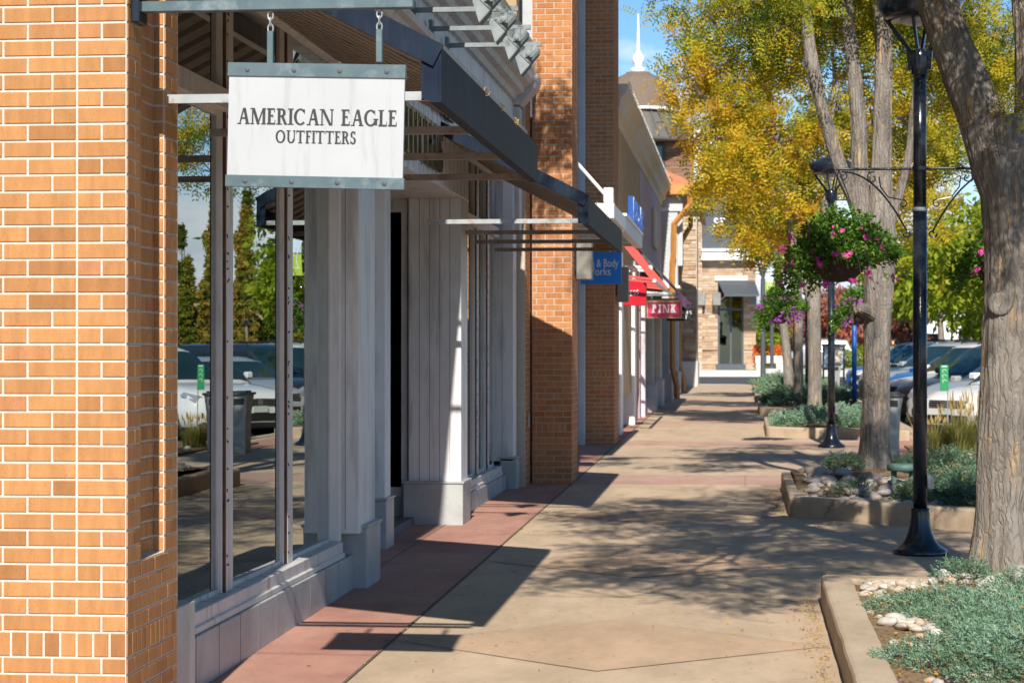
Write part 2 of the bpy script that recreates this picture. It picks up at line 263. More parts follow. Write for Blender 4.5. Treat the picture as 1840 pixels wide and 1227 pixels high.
# ------------------------------------------------------------ mesh builder
class MB:
    def __init__(s): s.v = []; s.f = []; s.n = 0; s.t = []; s.ht = False
    def add(s, v, f, tint=None):
        v = np.asarray(v, float).reshape(-1, 3); o = s.n
        s.v.append(v); s.n += len(v)
        if isinstance(f, np.ndarray): s.f.append(f + o)
        else: s.f.append([tuple(i + o for i in q) for q in f])
        if tint is not None: s.ht = True
        s.t.append(np.full(len(v), 1.0) if tint is None else np.broadcast_to(np.asarray(tint, float), (len(v),)))
        return s
    def box(s, x0, x1, y0, y1, z0, z1, slope=False):
        a = gz(y0) if slope else 0; c = gz(y1) if slope else 0
        v = [(x0, y0, z0 + a), (x1, y0, z0 + a), (x1, y1, z0 + c), (x0, y1, z0 + c), (x0, y0, z1 + a), (x1, y0, z1 + a), (x1, y1, z1 + c), (x0, y1, z1 + c)]
        return s.add(v, [(0, 3, 2, 1), (4, 5, 6, 7), (0, 1, 5, 4), (1, 2, 6, 5), (2, 3, 7, 6), (3, 0, 4, 7)])
    def bbox(s, x0, x1, y0, y1, z0, z1, r=.004):     # box with chamfered edges
        c = Vector(((x0 + x1) / 2, (y0 + y1) / 2, (z0 + z1) / 2)); h = ((x1 - x0) / 2, (y1 - y0) / 2, (z1 - z0) / 2)
        r = min(r, min(h) * .45)
        vs = {}; V = []; Fc = []
        def vid(sg, ax):
            k = (sg, ax)
            if k not in vs:
                p = [sg[i] * (h[i] - (0 if i == ax else r)) + c[i] for i in range(3)]
                vs[k] = len(V); V.append(p)
            return vs[k]
        def quad(ids, n):
            a, b_, d = (Vector(V[i]) for i in ids[:3])
            if (b_ - a).cross(d - a).dot(n) < 0: ids = ids[::-1]
            Fc.append(tuple(ids))
        for ax in range(3):
            o = [i for i in range(3) if i != ax]
            for sg in (-1, 1):
                ids = []
                for p, q in ((-1, -1), (1, -1), (1, 1), (-1, 1)):
                    t_ = [0] * 3; t_[ax] = sg; t_[o[0]] = p; t_[o[1]] = q; ids.append(vid(tuple(t_), ax))
                n = Vector([0, 0, 0]); n[ax] = sg; quad(ids, n)
        for ax in range(3):                            # edges along ax
            o = [i for i in range(3) if i != ax]
            for p in (-1, 1):
                for q in (-1, 1):
                    ids = []
                    for (w, a2) in ((-1, o[0]), (1, o[0]), (1, o[1]), (-1, o[1])):
                        t_ = [0] * 3; t_[ax] = w; t_[o[0]] = p; t_[o[1]] = q; ids.append(vid(tuple(t_), a2))
                    n = Vector([0, 0, 0]); n[o[0]] = p; n[o[1]] = q; quad(ids, n)
        for a in (-1, 1):
            for b_ in (-1, 1):
                for d in (-1, 1):
                    ids = [vid((a, b_, d), k) for k in range(3)]; quad(ids, Vector((a, b_, d)))
        return s.add(V, Fc)
    def tube(s, pts, rad, n=8, cap=True, tint=None, disp=None):
        pts = [Vector(p) for p in pts]; m_ = len(pts)
        if not hasattr(rad, '__len__'): rad = [rad] * m_
        V = []; up = None
        for i, p in enumerate(pts):
            d = (pts[min(i + 1, m_ - 1)] - pts[max(i - 1, 0)]).normalized()
            if up is None:
                up = Vector((1, 0, 0)) if abs(d.x) < .9 else Vector((0, 1, 0))
            up = (up - d * up.dot(d)).normalized(); w = d.cross(up)
            for k in range(n):
                a = 2 * math.pi * k / n; r = rad[i]
                if disp: r = disp(p, a, r, d, up, w)
                V.append(p + (up * math.cos(a) + w * math.sin(a)) * r)
        Fc = [(i * n + k, i * n + (k + 1) % n, (i + 1) * n + (k + 1) % n, (i + 1) * n + k) for i in range(m_ - 1) for k in range(n)]
        if cap: Fc += [tuple(range(n))[::-1], tuple((m_ - 1) * n + k for k in range(n))]
        return s.add([tuple(v) for v in V], Fc, tint)
    def lathe(s, c, prof, n=24, axis=Vector((0, 0, 1))):
        axis = Vector(axis).normalized(); u = axis.orthogonal().normalized(); w = axis.cross(u); c = Vector(c)
        V = [tuple(c + axis * z + (u * math.cos(2 * math.pi * k / n) + w * math.sin(2 * math.pi * k / n)) * r) for r, z in prof for k in range(n)]
        m_ = len(prof)
        Fc = [(i * n + k, i * n + (k + 1) % n, (i + 1) * n + (k + 1) % n, (i + 1) * n + k) for i in range(m_ - 1) for k in range(n)]
        Fc += [tuple(range(n))[::-1], tuple((m_ - 1) * n + k for k in range(n))]
        return s.add(V, Fc)
    def prism(s, poly, a, b_, ax='y'):                  # polygon in the two other axes, extruded
        def P(u, v, w): return {'y': (u, w, v), 'x': (w, u, v), 'z': (u, v, w)}[ax]
        n = len(poly); V = [P(u, v, a) for u, v in poly] + [P(u, v, b_) for u, v in poly]
        Fc = [tuple(range(n))[::-1], tuple(range(n, 2 * n))] + [(i, (i + 1) % n, n + (i + 1) % n, n + i) for i in range(n)]
        return s.add(V, Fc)
    def bar(s, p, q, w, h=None):                        # rectangular bar between two points
        p, q = Vector(p), Vector(q); h = h or w; d = (q - p).normalized()
        u = d.cross(Vector((0, 0, 1)));
        u = Vector((1, 0, 0)) if u.length < .05 else u.normalized()
        v = u.cross(d)
        V = [tuple(e + u * (w / 2 * a) + v * (h / 2 * b_)) for e in (p, q) for a, b_ in ((-1, -1), (1, -1), (1, 1), (-1, 1))]
        return s.add(V, [(0, 1, 2, 3)[::-1], (4, 5, 6, 7), (0, 1, 5, 4), (1, 2, 6, 5), (2, 3, 7, 6), (3, 0, 4, 7)])
WL = {}
def link(name, me, mat, loc, parent=None, smooth=False):
    o = bpy.data.objects.new(name, me); COL.objects.link(o)
    me.materials.append(mat)
    if parent is not None:
        o.parent = parent; WL[o.name] = WL[parent.name]; 
    else:
        o.location = loc; WL[o.name] = Vector(loc)
    return o
def fin(name, mb, mat, parent=None, smooth=False, label=None, cat=None, group=None, kind=None):
    v = np.concatenate(mb.v)
    if parent is not None: org = np.array(WL[parent.name])
    else:
        mn, mx_ = v.min(0), v.max(0); org = np.array([(mn[0] + mx_[0]) / 2, (mn[1] + mx_[1]) / 2, mn[2]])
    v = v - org
    me = bpy.data.meshes.new(name)
    if all(isinstance(f, np.ndarray) for f in mb.f):
        f = np.concatenate(mb.f); me.vertices.add(len(v)); me.vertices.foreach_set('co', v.astype(np.float32).ravel())
        k = f.shape[1]; me.loops.add(f.size); me.loops.foreach_set('vertex_index', f.astype(np.int32).ravel())
        me.polygons.add(len(f)); me.polygons.foreach_set('loop_start', np.arange(0, f.size, k, dtype=np.int32))
        me.polygons.foreach_set('loop_total', np.full(len(f), k, dtype=np.int32)); me.update(calc_edges=True); me.validate()
    else:
        fl = []
        for q in mb.f: fl += [tuple(int(i) for i in r) for r in q]
        me.from_pydata(v.tolist(), [], fl)
    if smooth: me.polygons.foreach_set('use_smooth', np.ones(len(me.polygons), bool))
    if mb.ht:
        a = me.attributes.new('tint', 'FLOAT', 'POINT'); a.data.foreach_set('value', np.concatenate(mb.t).astype(np.float32))
    o = link(name, me, mat, tuple(org), parent)
    return tag(o, label, cat, group, kind)
def tag(o, label=None, cat=None, group=None, kind=None):
    if label: o['label'] = label
    if cat: o['category'] = cat
    if group: o['group'] = group
    if kind: o['kind'] = kind
    return o
def thing(name, label, cat, loc, group=None):
    o = bpy.data.objects.new(name, None); COL.objects.link(o); o.location = loc; o.empty_display_size = .1
    WL[o.name] = Vector(loc); return tag(o, label, cat, group)
KIDS = lambda o: [c for c in bpy.data.objects if c.parent == o]
def copy_tree(o, loc=None, parent=None, rotz=None, kids=None):
    c = o.copy(); COL.objects.link(c)
    if parent is not None: c.parent = parent
    if loc is not None: c.location = loc
    if rotz is not None: c.rotation_euler.z = rotz
    for ch in KIDS(o): 
        copy_tree(ch, None, c)
    return c
def struct(name, mb, mat, **k): return fin(name, mb, mat, kind='structure', **k)

# ------------------------------------------------------------ lettering
def glyphs(T, t_, sf):   # thick, thin, serif height; unit cap height -> list of convex polygons, and widths
    G = {}
    def rect(x0, x1, y0, y1): return [(x0, y0), (x1, y0), (x1, y1), (x0, y1)]
    def stem(x, w, y0=0, y1=1): return rect(x, x + w, y0, y1)
    def ser(x, y, w): return rect(x - w / 2, x + w / 2, y, y + sf)
    def diag(x0, y0, x1, y1, w): return [(x0, y0), (x0 + w, y0), (x1 + w, y1), (x1, y1)]
    def arc(cx, cy, rx, ry, a0, a1, n=18):
        P = []
        for i in range(n):
            q = []
            for j in (i, i + 1):
                a = R_(a0 + (a1 - a0) * j / n); th = t_ + (T - t_) * abs(math.cos(a)) ** 1.3
                q.append(((cx + rx * math.cos(a), cy + ry * math.sin(a)), (cx + (rx - th) * math.cos(a), cy + (ry - th) * math.sin(a))))
            P.append([q[0][1], q[0][0], q[1][0], q[1][1]])
        return P
    sw = T * 1.2 + .16
    def E(mid=True, bot=True):
        p = [stem(.07, T), rect(0, .5, 1 - t_, 1), rect(.5 - .045, .5, 1 - .24, 1)]
        if mid: p += [rect(.07, .40, .5, .5 + t_), rect(.37, .40, .41, .62)]
        if bot: p += [rect(0, .54, 0, t_), rect(.54 - .045, .54, 0, .26)]
        else: p += [rect(0, .07 + T + .1, 0, sf)]
        return p
    G['A'] = ([diag(.10, 0, .34, 1, t_), diag(.56, 0, .34, 1, T), rect(.18, .60, .32, .32 + t_), ser(.11, 0, .26), ser(.64, 0, .30)], .78)
    G['M'] = ([stem(.10, t_), diag(.43, 0, .10, 1, T), diag(.43, 0, .78, 1, t_), stem(.78, T), ser(.12, 0, .25), ser(.09, 1 - sf, .2), ser(.85, 0, .3), ser(.88, 1 - sf, .22)], 1.02)
    G['E'] = (E(), .58); G['F'] = (E(bot=False), .53)
    G['L'] = ([stem(.07, T), rect(0, .54, 0, t_), rect(.5, .54, 0, .28), ser(.07 + T / 2, 1 - sf, sw)], .57)
    G['R'] = ([stem(.07, T), ser(.07 + T / 2, 0, sw), rect(0, .3, 1 - t_, 1), rect(.1, .3, .48, .48 + t_)] + arc(.3, .74, .27, .26, 90, -90) + [diag(.50, 0, .28, .5, T), ser(.6, 0, .18)], .70)
    G['P'] = ([stem(.07, T), ser(.07 + T / 2, 0, sw), rect(0, .3, 1 - t_, 1), rect(.1, .3, .44, .44 + t_)] + arc(.3, .72, .27, .28, 90, -90), .62)
    G['I'] = ([stem(.07, T), ser(.07 + T / 2, 0, sw), ser(.07 + T / 2, 1 - sf, sw)], .14 + T)
    G['C'] = (arc(.42, .5, .42, .515, 48, 312) + [rect(.66, .70, .70, .97)], .80)
    G['G'] = (arc(.42, .5, .42, .515, 48, 325) + [rect(.66, .70, .70, .97), stem(.66, T, 0.06, .42), ser(.66 + T / 2, .40, .30)], .88)
    G['O'] = (arc(.44, .5, .44, .515, 0, 360, 30), .94)
    G['N'] = ([stem(.09, t_), diag(.68 - T * .5, 0, .09, 1, T), stem(.72, t_), ser(.12, 0, .24), ser(.06, 1 - sf, .16), ser(.75, 1 - sf, .24)], .86)
    G['U'] = ([stem(.08, T, .3, 1), stem(.66, t_, .3, 1), ser(.08 + T / 2, 1 - sf, sw), ser(.68, 1 - sf, .22)] + arc(.08 + (.58 + t_) / 2, .32, (.58 + t_) / 2, .335, 180, 360), .82)
    G['T'] = ([stem(.30, T), ser(.30 + T / 2, 0, sw), rect(.0, .60 + T, 1 - t_, 1), rect(0, .04, .76, 1), rect(.56 + T, .60 + T, .76, 1)], .63 + T)
    G['S'] = (arc(.28, .745, .235, .27, 30, 250) + arc(.28, .265, .255, .28, 95, -150) + [rect(.44, .475, .72, .98), rect(.03, .065, .02, .3)], .58)
    G['K'] = ([stem(.07, T), ser(.07 + T / 2, 0, sw), ser(.07 + T / 2, 1 - sf, sw), diag(.1 + T / 2, .42, .52, 1, T * .7), diag(.52, 0, .22, .58, T), ser(.6, 1 - sf, sw * .9), ser(.62, 0, sw * .9)], .78)
    G['V'] = ([diag(.30, 0, .06, 1, T), diag(.33, 0, .60, 1, t_), ser(.12, 1 - sf, .3), ser(.62, 1 - sf, .24)], .74)
    G[' '] = ([], .42)
    G["'"] = ([rect(.05, .13, .72, 1)], .2)
    return G
def text_mb(mb, s, G, o, u, v, n, size, depth=.004, track=.06, xs=1.0):
    o, u, v, n = map(Vector, (o, u, v, n)); x = 0; k = 0
    tot = sum(G[c][1] + track for c in s) - track
    x = -tot / 2
    for c in s:
        for poly in G[c][0]:
            dz = depth + k % 7 * .00012; k += 1
            pts = [o + u * ((x + a) * size * xs) + v * (b_ * size) for a, b_ in poly]
            m_ = len(pts)
            V = [tuple(p + n * dz) for p in pts] + [tuple(p) for p in pts]
            mb.add(V, [tuple(range(m_))] + [(i, m_ + i, m_ + (i + 1) % m_, (i + 1) % m_) for i in range(m_)])
        x += G[c][1] + track
    return tot * size * xs
SERIF = glyphs(.175, .088, .05); SLAB = glyphs(.21, .13, .13); SANSB = glyphs(.19, .13, .001)
def font_mesh(s, size, extr):
    cu = bpy.data.curves.new('txt', 'FONT'); cu.body = s; cu.size = size; cu.extrude = extr; cu.resolution_u = 4
    o = bpy.data.objects.new('txt', cu); COL.objects.link(o)
    dg = bpy.context.evaluated_depsgraph_get(); me = bpy.data.meshes.new_from_object(o.evaluated_get(dg))
    vs = np.array([v_.co[:] for v_ in me.vertices]); fs = [tuple(p.vertices) for p in me.polygons]
    bpy.data.objects.remove(o); bpy.data.curves.remove(cu); bpy.data.meshes.remove(me)
    return vs, fs

# ------------------------------------------------------------ masonry
BH = .0677
def bricks(mb, o, u, n, z0, z1, W_, seed=0, ctrl=None, soldier=None, skip=None, dep=.0045, L_=.2032, H=BH, j=.0105, near=True, off0=0):
    """running-bond bricks laid on a face: origin o (x,y), unit direction u along the wall, outward normal n"""
    rr = random.Random(seed); z = z0; row = 0; c3 = .0015
    while z < z1 - .02:
        h = H
        sold = soldier is not None and abs(z - soldier) < H * .5
        if sold: h = .1016
        spans = []
        if sold:
            x = 0
            while x < W_ - .02: spans.append((x, min(x + H, W_))); x += H
        else:
            segs = [(0, W_)] if (ctrl is None or z < ctrl[1]) else [(0, ctrl[0]), (ctrl[0], W_)]
            for (a, b_) in segs:
                if ctrl is not None and z >= ctrl[1] and a == 0 and ctrl[0] < .25:
                    sp = [(0, ctrl[0])] if row % 2 else [(0, ctrl[0] / 2), (ctrl[0] / 2, ctrl[0])]; spans += sp; continue
                x = a - (L_ / 2 if row % 2 else 0) - off0 * (1 if a == 0 else 0)
                while x < b_ - .012:
                    p, q = max(x, a), min(x + L_, b_)
                    if q - p > .02: spans.append((p, q))
                    x += L_
        for p, q in spans:
            if skip and skip((p + q) / 2, z + h / 2): continue
            d = dep + rr.uniform(-.0006, .0006); jj = j / 2; ry = rr.uniform(-.0008, .0008)
            a0, a1, b0, b1 = p + jj, q - jj, z + jj + ry, z + h - jj + ry
            V = []
            for (aa, bb, dd) in ((a0, b0, -.004), (a1, b0, -.004), (a1, b1, -.004), (a0, b1, -.004),
                                 (a0, b0, d - c3), (a1, b0, d - c3), (a1, b1, d - c3), (a0, b1, d - c3),
                                 (a0 + c3, b0 + c3, d), (a1 - c3, b0 + c3, d), (a1 - c3, b1 - c3, d), (a0 + c3, b1 - c3, d)):
                V.append((o[0] + u[0] * aa + n[0] * dd, o[1] + u[1] * aa + n[1] * dd, bb))
            Fc = [(8, 9, 10, 11)]
            for i in range(4):
                k = (i + 1) % 4; Fc += [(i, k, 4 + k, 4 + i), (4 + i, 4 + k, 8 + k, 8 + i)]
            if (u[0] * n[1] - u[1] * n[0]) > 0: Fc = [f[::-1] for f in Fc]
            mb.add(V, Fc)
        z += h; row += 1
def X_at(px, Y): 
    return math.tan(math.atan((px - 920) / F_PX) - math.atan(411 / F_PX)) * Y
def Z_at(py, Y): return 1.68 + (631 - py) / F_PX * Y * 1.004
# ============================================================ THE SETTING
g = MB()
ys = [-60, 0, 40, 75, 130, 300, 900, 2500]; xs_ = [-600, -60, 3, 60, 600]
for i in range(len(ys) - 1):
    for k in range(len(xs_) - 1):
        def zz(y): return gz(min(y, 130)) - .15
        g.add([(xs_[k], ys[i], zz(ys[i])), (xs_[k + 1], ys[i], zz(ys[i])), (xs_[k + 1], ys[i + 1], zz(ys[i + 1])), (xs_[k], ys[i + 1], zz(ys[i + 1]))], [(0, 1, 2, 3)])
struct('ground', g, M['asphalt'])
g = MB().box(-4.2, -1.915, -8, 76, -.5, 0, True); struct('red_pavement', g, M['pave_red'])
g = MB().box(-1.91, 2.9, -8, 76, -.5, 0, True); struct('sidewalk', g, M['pave_tan'])
g = MB()
for yb, w in ((24.55, 1.75), (33.3, 1.5), (41.6, 1.5), (50, 1.5), (8.4, .0)):
    if w: g.box(-1.905, 2.2, yb, yb + w, 0, .003, True)
struct('pavement_cross_bands', g, M['pave_pink'])
g = MB()
def dia(cx, cy, hw, hl, z):
    g.add([(cx - hw, cy, gz(cy) + z), (cx, cy - hl, gz(cy - hl) + z), (cx + hw, cy, gz(cy) + z), (cx, cy + hl, gz(cy + hl) + z)], [(0, 1, 2, 3)])
DC = [10.0, 12.05, 14.1]
dia(-.72, 11.85, 1.15, .98, .003); dia(-.72, 7.6, 1.15, .98, .003); dia(-.72, 16.1, 1.15, .98, .003); dia(-.72, 20.4, 1.15, .98, .003)
struct('pavement_diamonds', g, M['pave_tan2'])
g = MB()
def strip(x0, y0, x1, y1, w=.007, z=.0065):
    d = Vector((x1 - x0, y1 - y0)).normalized(); n_ = Vector((-d.y, d.x)) * w / 2
    g.add([(x0 - n_.x, y0 - n_.y, gz(y0 - n_.y) + z), (x1 - n_.x, y1 - n_.y, gz(y1 - n_.y) + z), (x1 + n_.x, y1 + n_.y, gz(y1 + n_.y) + z), (x0 + n_.x, y0 + n_.y, gz(y0 + n_.y) + z)], [(0, 1, 2, 3)])
strip(-1.912, -5, -1.912, 74, .016)
for cy in (7.6, 11.85, 16.1, 20.4):
    for sx in (-1, 1):
        for sy in (-1, 1): strip(-.72 + sx * 1.19, cy, -.72, cy + sy * .98, .004)
for cy in (9.7, 13.95, 18.2, 22.5):
    strip(-1.9, cy + .05, .45, cy - .05, .007)
for cy in (27.8, 30.6, 36.4, 39.0): strip(-1.9, cy, .4, cy, .008)
for cy in (9.9, 11.3, 13.4, 15.8, 18.3, 20.6, 23, 24.55, 26.3, 29, 31.2): strip(-4, cy + .05, -1.92, cy, .007)
strip(-2.62, 14.9, -2.62, 26, .007); strip(.05, 24.55, .05, 26.3, .006)
for y_ in (13.9, 15.9, 18.0): strip(.4, y_, 2.8, y_ - .3, .007)
struct('pavement_joints', g, M['joint'])
# cross street, far pavement, lawns, kerbs
g = MB().box(-30, 60, 100.5, 112, -.3, 0, True); struct('far_pavement', g, M['concrete_pale'])
g = MB().box(-30, 60, 98.5, 100.4, -.3, .12, True); struct('far_kerb', g, M['concrete_pale'])
g = MB().box(-4, 3.3, 76.05, 76.6, -.3, .0, True); struct('crossing_kerb', g, M['concrete_pale'])
g = MB().box(2.905, 3.1, 26, 76, -.4, .01, True); g.box(2.905, 3.1, -8, 26, -.4, .01, True); struct('road_kerb', g, M['kerb'])
g = MB().box(9, 70, 82, 97, -.3, .02, True).box(22, 60, 20, 80, -.3, .02, True); struct('lawn', g, M['lawn'])
g = MB().box(-60, 150, 112.1, 300, -.3, .02, True); struct('far_lawn', g, M['lawn'])
g = MB()
for i in range(12):
    y_ = 35.2 + i * 3.4
    g.add([(3.3, y_ - .05, gz(y_) - .146), (8.2, y_ + 3.8 - .05, gz(y_ + 3.8) - .146), (8.2, y_ + 3.8 + .07, gz(y_ + 3.8) - .146), (3.3, y_ + .07, gz(y_) - .146)], [(0, 1, 2, 3)])
struct('parking_lines', g, M['white'])
g = MB()
g.box(2.15, 2.75, 31.5, 36, 0, .0045, True); g.box(2.15, 2.75, 41.5, 60, 0, .0045, True); struct('red_kerb_pavers', g, M['pave_red'])

# ============================================================ CORNER SHOP
shop = thing('brick_shop', 'orange brick corner shop with white panelled windows nearest the camera', 'shop', (-3, 16, .1))
# near pier
NX, NY = -2.44, 8.46
mb = MB(); z0 = -.0; solz = .42
zc = .98
bz = .05
def zrow(z): return bz + round((z - bz) / BH) * BH
b0 = bz; sol = bz + BH * 6
# front face runs towards -X from the corner; control joint one stretcher from the corner
bricks(mb, (NX, NY), (-1, 0), (0, -1), b0, 7.0, 1.016, 1, ctrl=(.2032, sol + .1016 + BH * 3 - .01), soldier=sol)
zr = sol + .1016 + BH * 4
bricks(mb, (NX, NY), (0, 1), (1, 0), b0, zr, .7716, 2, soldier=sol)
bricks(mb, (NX, NY), (0, 1), (1, 0), zr, 7.0, .2032, 12)
bricks(mb, (NX, NY + .5694), (0, 1), (1, 0), zr, 7.0, .2022, 13)
bricks(mb, (NX - .05, NY + .2032), (0, 1), (1, 0), zr, 7.0, .3662, 3, off0=.05)
bricks(mb, (NX, NY + .5694), (-1, 0), (0, -1), zr, 7.0, .05, 4, L_=.1)
fin('brick_pier', mb, M['brick'], shop)
mb = MB().box(NX - 1.016, NX - .0003, NY + .0003, NY + .2, 0, 7).box(NX - 1.016, NX - .0503, NY + .2, NY + .5696, 0, 7).box(NX - 1.016, NX - .0004, NY + .5698, NY + .77, 0, 7)
mb.box(NX - .0505, NX - .0005, NY + .2, NY + .5698, 0, zr)
fin('mortar', mb, M['mortar'], shop)
mb = MB()
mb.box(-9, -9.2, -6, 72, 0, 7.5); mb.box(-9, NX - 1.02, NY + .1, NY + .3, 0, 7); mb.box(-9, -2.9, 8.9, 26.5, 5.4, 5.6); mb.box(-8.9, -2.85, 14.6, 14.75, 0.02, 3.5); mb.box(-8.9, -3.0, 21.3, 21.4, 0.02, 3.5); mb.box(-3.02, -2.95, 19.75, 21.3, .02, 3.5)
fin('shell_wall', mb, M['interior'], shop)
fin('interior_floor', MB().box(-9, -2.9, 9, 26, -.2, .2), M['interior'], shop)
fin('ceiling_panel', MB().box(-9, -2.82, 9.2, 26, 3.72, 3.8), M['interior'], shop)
# jamb behind the pier and its plinth
fin('window_jamb', MB().bbox(-2.62, -2.478, 9.232, 9.40, .56, 3.6, .004), M['white_paint'], shop)
fin('jamb_plinth', MB().bbox(-2.64, -2.455, 9.232, 9.62, 0.02, .555, .004), M['tile'], shop)

def sillwall(y0, y1, xo=-2.57):
    p = fin('plinth', MB().bbox(-2.95, xo, y0, y1, -.1, .325, .004), M['tile'], shop)
    g_ = MB(); y = y0 + .46
    while y < y1 - .1:
        g_.box(xo - .01, xo + .0012, y, y + .005, 0, .323); g_.box(xo - .12, xo + .001, y, y + .005, .32, .3262); y += .46
    fin('tile_joint', g_, M['crack_dark'], p)
    return p
def window_bay(y0, y1, mull, ztop=3.6, zb=.43, trans=2.92, tilts=None):
    """glazed bay: sill, mullions, transom and one pane per light"""
    XG = -2.70
    f = fin('window_frame', MB().bbox(-2.76, -2.60, y0, y1, .325, zb, .004), M['trim'], shop)
    fin('transom', MB().bbox(-2.78, -2.63, y0, y1, trans, trans + .11, .004), M['trim'], shop)
    fin('sill', MB().bbox(-2.72, -2.585, y0 + .002, y1 - .002, .3255, .362, .006), M['trim'], f)
    ed = [y0] + mull + [y1]
    for i, y in enumerate(mull):
        m_ = MB().bbox(-2.78, -2.672, y - .035, y - .012, zb, ztop, .003).bbox(-2.78, -2.655, y + .010, y + .150, zb, ztop, .003)
        mo = fin('mullion', m_, M['trim'], shop)
        fin('groove', MB().box(-2.77, -2.66, y - .012, y + .010, zb, ztop), M['rust_groove'], mo)
        r_ = MB(); rr = random.Random(int(y * 10))
        for k in range(26):
            z_ = rr.uniform(zb, ztop)
            r_.bar((-2.6545, y + .012, z_), (-2.6535, y + .012 + rr.uniform(.005, .045), z_ + rr.uniform(-.02, .02)), .003, .010)
        fin('rust_mark', r_, M['rust_groove'], mo)
    for i in range(len(ed) - 1):
        a, b_ = ed[i] + (.150 if i else 0), ed[i + 1] - (.035 if i < len(ed) - 2 else 0)
        tl = (tilts or [0] * 9)[i]
        for (p, q) in ((zb, trans), (trans + .11, ztop)):
            cx = (a + b_) / 2; dx = math.tan(R_(tl)) * (b_ - a) / 2
            V = [(XG - dx, a, p), (XG + dx, b_, p), (XG + dx, b_, q), (XG - dx, a, q)]
            gl = MB().add(V + [(x - .008, y, z) for x, y, z in V], [(0, 1, 2, 3), (7, 6, 5, 4), (0, 4, 5, 1), (1, 5, 6, 2), (2, 6, 7, 3), (3, 7, 4, 0)])
            fin('glass_pane', gl, M['glass'], shop)
            fr = MB()
            for (yy0, yy1, zz0, zz1) in ((a, a + .014, p, q), (b_ - .014, b_, p, q), (a + .014, b_ - .014, p, p + .022), (a + .014, b_ - .014, q - .022, q)):
                fr.box(-2.73, -2.689, yy0, yy1, zz0, zz1)
            fin('pane_frame', fr, M['trim'], shop)
sillwall(9.625, 14.31)
fin('window_jamb', MB().bbox(-2.74, -2.625, 14.08, 14.155, .43, 3.6, .004), M['white_paint'], shop)
window_bay(9.40, 14.075, [11.05, 12.58], tilts=[0, .5, .12])
def shiplap(mb, gm, x0, x1, y, z0, z1, nb):        # panelled face looking at the camera
    w = (x1 - x0) / nb
    for i in range(1, nb): gm.box(x0 + w * i - .002, x0 + w * i + .002, y - .0015, y + .003, z0, z1)
def column(x0, x1, y0, y1, ztop, px0, px1, py0, py1, nb=3, ph=.5):
    c_ = fin('column', MB().bbox(x0, x1, y0, y1, ph - .03, ztop, .006), M['white_paint'], shop)
    g_ = MB(); shiplap(None, g_, x0 + .01, x1 - .01, y0, ph, ztop, nb); fin('panel_groove', g_, M['crack_dark'], c_)
    p = fin('plinth', MB().bbox(px0, px1, py0, py1, -.05, ph, .006).bbox(px0 - .012, px1 + .012, py0 - .012, py1 + .012, ph, ph + .022, .004), M['tile'], shop)
    return c_
column(-2.86, -2.515, 14.19, 14.82, 3.05, -2.66, -2.482, 14.31, 14.86, 4)
fin('door_jamb', MB().bbox(-3.1, -2.80, 16.98, 17.25, .48, 3.05, .005), M['white_paint'], shop)
fin('plinth', MB().bbox(-3.1, -2.785, 16.95, 17.34, .02, .5, .005).bbox(-3.1, -2.775, 16.94, 17.35, .5, .52, .004), M['tile'], shop)
# recessed entrance: dark door glazing, side return
DY = 19.32; dxl, dxr, dxp = X_at(690, DY), X_at(722, DY), X_at(733, DY)
df = fin('door_frame', MB().box(dxr, dxp, DY - .03, DY + .05, .14, 3.05).box(dxl - .3, dxr, DY - .028, DY + .05, 2.93, 3.05).box(dxl - .3, dxr, DY - .028, DY + .05, .38, .46), M['trim'], shop)
fin('door_kick_panel', MB().box(dxl - .3, dxp, DY - .02, DY + .05, .1, .378), M['tile'], shop)
fin('door_glass', MB().box(dxl - .3, dxr, DY, DY + .008, .46, 2.93), M['glass'], shop)
fin('entrance_wall', MB().box(-3.2, -3.0, 14.82, 17.0, .05, 3.05), M['white_paint'], shop)
c2 = column(X_at(733.5, 19.24), -2.485, 19.24, 19.70, 3.05, X_at(724, 19.19), -2.462, 19.19, 19.74, 5, .50)
hd = fin('header_beam', MB().bbox(-3.3, -2.475, 14.25, 19.72, 3.05, 4.12, .006), M['white_paint'], shop)
g_ = MB()
for k in range(1, 22): g_.box(-2.476, -2.4738, 14.3 + k * .255, 14.304 + k * .255, 3.08, 4.1)
fin('panel_groove', g_, M['crack_dark'], hd)
sillwall(19.745, 23.76)
window_bay(19.72, 23.6, [21.8, 22.75], tilts=[.1, -.2, .1])
column(-2.86, -2.49, 23.78, 24.10, 3.8, -2.64, -2.455, 23.78, 24.12, 3)
# upper wall above the windows
fin('upper_wall', MB().box(-2.82, -2.56, 9.25, 14.24, 3.6, 4.12).box(-2.82, -2.56, 19.73, 24.3, 3.6, 4.12).box(-3.2, -2.5, 9.25, 24.4, 4.12, 4.74), M['white_paint'], shop)
def prof_y(name, pts, y0, y1, mat, parent=shop, cap=True):
    return fin(name, MB().prism(pts, y0, y1, 'y'), mat, parent)
prof_y('moulding', [(-2.52, 4.02), (-2.44, 4.02), (-2.425, 4.07), (-2.38, 4.09), (-2.37, 4.14), (-2.44, 4.16), (-2.52, 4.16)], 9.3, 24.15, M['trim'])
prof_y('cornice', [(-2.55, 4.44), (-2.46, 4.44), (-2.44, 4.50), (-2.38, 4.52), (-2.36, 4.58), (-2.30, 4.61), (-2.27, 4.66), (-2.27, 4.735), (-2.55, 4.735)], 9.3, 23.8, M['trim'])
prof_y('cornice', [(-2.55, 4.40), (-2.42, 4.40), (-2.33, 4.5), (-2.25, 4.58), (-2.22, 4.66), (-2.22, 4.72), (-2.55, 4.72)], 23.805, 24.18, M['trim'])
fin('pilaster', MB().bbox(-2.7, -2.43, 23.84, 24.14, 3.0, 4.38, .005).bbox(-2.7, -2.40, 23.81, 24.17, 3.95, 4.1, .01), M['trim'], shop)
